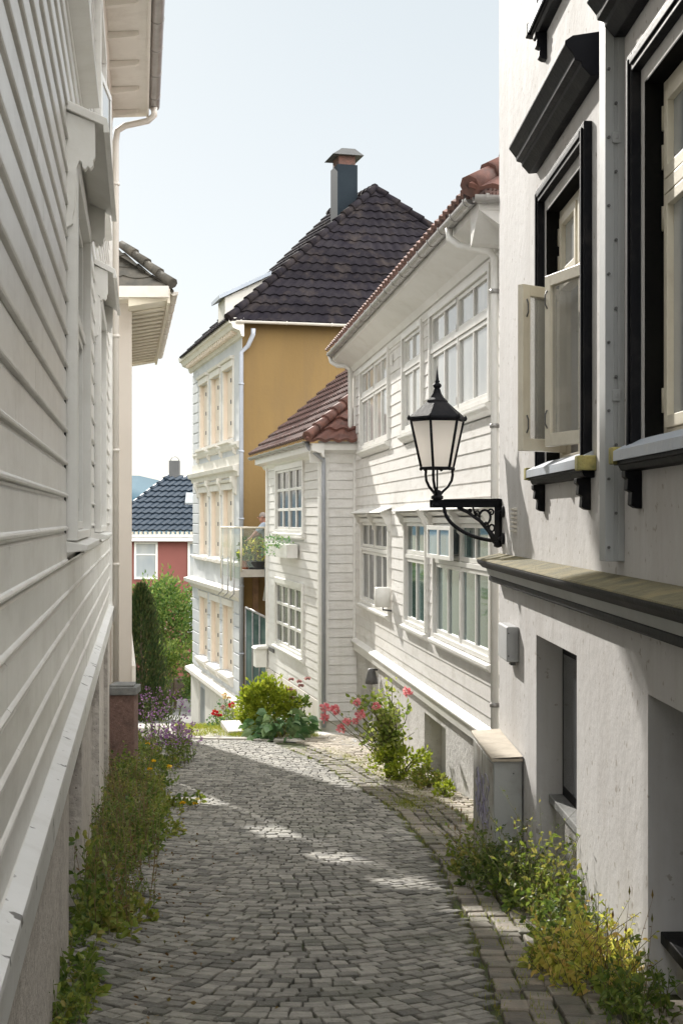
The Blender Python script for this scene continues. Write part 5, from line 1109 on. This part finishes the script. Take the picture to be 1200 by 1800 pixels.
# purple flowers
for i, (x, y, n_, h, lab) in enumerate(((-2.35,18.6,24,.60,'purple flowering perennials beside the gate post'),(-2.75,20.5,16,.95,'tall purple flowers behind the gate post'))):
    t = thing('purple_perennial', lab, 'flower', (x,y,g(x,y))); st = MB(); lf = MB(); fl = MB()
    for k in range(n_*2):
        e = weed(lf, st, (x+q.uniform(-.3,.32),y+q.uniform(-.4,.4),g(x,y)), h*q.uniform(.6,1.05), 12, .075, q, .25, .3, .004)
        for m in range(9): leaf(fl, Vector(e)+Vector((q.uniform(-.05,.05),q.uniform(-.05,.05),q.uniform(-.1,.03))), rdir(q,.4), .035, .8, rn=q)
    st.build('stem', 'stem', t); lf.build('foliage', 'leaf_mid', t); fl.build('flower', 'petal_purple', t)['kind'] = 'stuff'
# roses and tall flowers before the blue front
for i, (u, v, y, m_, lab) in enumerate(((378,1253,25.5,'petal_red','dark red rose before the pale blue front'),(408,1240,25.8,'petal_red','small red rose beside the lime shrub'),(395,1222,26.2,'petal_cream','pale yellow bloom above the red roses'),(392,1243,26,'petal_pale','faded pink bloom between the red roses'))):
    c_ = ((u-600)/2400*y, y, (912-v)/2400*y); t = thing('garden_rose', lab, 'flower', (c_[0],y,g(0,y))); st = MB(); lf = MB(); fl = MB()
    st.tube([(c_[0]+.05,y,g(0,y)-.05),(c_[0],y,c_[2])], .007, 5); bloom(fl, c_, .07 if i < 3 else .05, q)
    if i in (0,2): flower(fl, (c_[0]+.09,y-.03,c_[2]-.05), .06, q, 8, 3)
    for k in range(90): leaf(lf, (c_[0]+q.uniform(-.16,.16), y+q.uniform(-.15,.15), g(0,y)+q.uniform(0,1)*(c_[2]-g(0,y)-.05)), rdir(q,.2), .06, .6, rn=q)
    st.build('stem', 'stem', t); lf.build('foliage', 'leaf_rose' if i % 2 else 'leaf_hosta', t); fl.build('flower', m_, t)
ST = thing('stone_step', 'white stone step in the grass before the lime shrub', 'step', (-2.0,24.2,g(0,24.2)))
mb = MB(); mb.slab([(-2.2,24.9),(-1.95,23.6),(-1.62,23.7),(-1.86,25.0)], g(0,24.2)-.15, g(0,24.2)+.10); mb.build('tread', 'slab_white', ST, bevel=.012)
mb = MB(); mb.slab([(-2.05,26.2),(-1.86,25.0),(-1.55,25.1),(-1.75,26.3)], g(0,24.2)-.1, g(0,24.2)+.24); mb.build('tread', 'slab_white', ST, bevel=.012)
# grass tufts: joints, gutter, lawn patches
gr = MB(); q = random.Random(80)
for k in range(900):
    y = q.uniform(23.2,27.5); x = -2.9+q.uniform(0,1.6)-.16*(y-23)+.3; blades(gr, (x,y,g(x,y)-.01), .10, 8, q, .08)
    if k % 2 == 0: y = q.uniform(22.9,23.6); x = q.uniform(-1.9,-.4); blades(gr, (x,y,g(x,y)-.01), .08, 7, q, .06)
for k in range(1100):
    y = q.uniform(4,21)**1.0; x = lerpt(RE,y)+q.choice((.0,.16,.33,.5,.6))+q.gauss(0,.03); blades(gr, (x,y,g(x,y)), .05, 8, q, .035)
for k in range(260):
    y = 14.5+q.random()*5.5; x = lerpt(RE,y)+.35+abs(q.gauss(0,.35)); blades(gr, (x,y,g(x,y)+.01), .05, 6, q, .05)
for k in range(150):
    y = q.gauss(14.6,.35); x = .72+q.gauss(0,.12); blades(gr, (x,y,g(x,y)), .06, 7, q, .05)
for k in range(1500):
    y = q.uniform(4.8,14); x = lerpt(RE,y)-abs(q.gauss(0,.35)) if k % 3 else q.uniform(-1.3,.7); blades(gr, (x,y,g(x,y)-.002), .024, 5, q, .02)
for k in range(200):
    y = q.uniform(5.5,11.5); x = lerpt(RE,y)+.55+abs(q.gauss(0,.08)); blades(gr, (x,y,g(x,y)), .06, 6, q, .04)
tag(gr.build('grass', 'grass'), 'short grass and moss tufts growing between the paving stones', 'grass', kind='stuff')
lt = MB()
for k in range(700):
    y = q.uniform(5,20); x = q.uniform(0,1); x = (wx(y)+.35+abs(q.gauss(0,.3))) if k % 2 else lerpt(RE,y)+.5+abs(q.gauss(0,.25))
    if x > 1.645-.0217*y-.03: continue
    leaf(lt, (x,y,g(x,y)+.026), (q.uniform(-1,1),q.uniform(-1,1),.15), q.uniform(.015,.035), .6, rn=q)
tag(lt.build('leaf_litter', 'leaf_dry'), 'small dry leaves scattered along the edges of the street', 'leaf litter', kind='stuff')
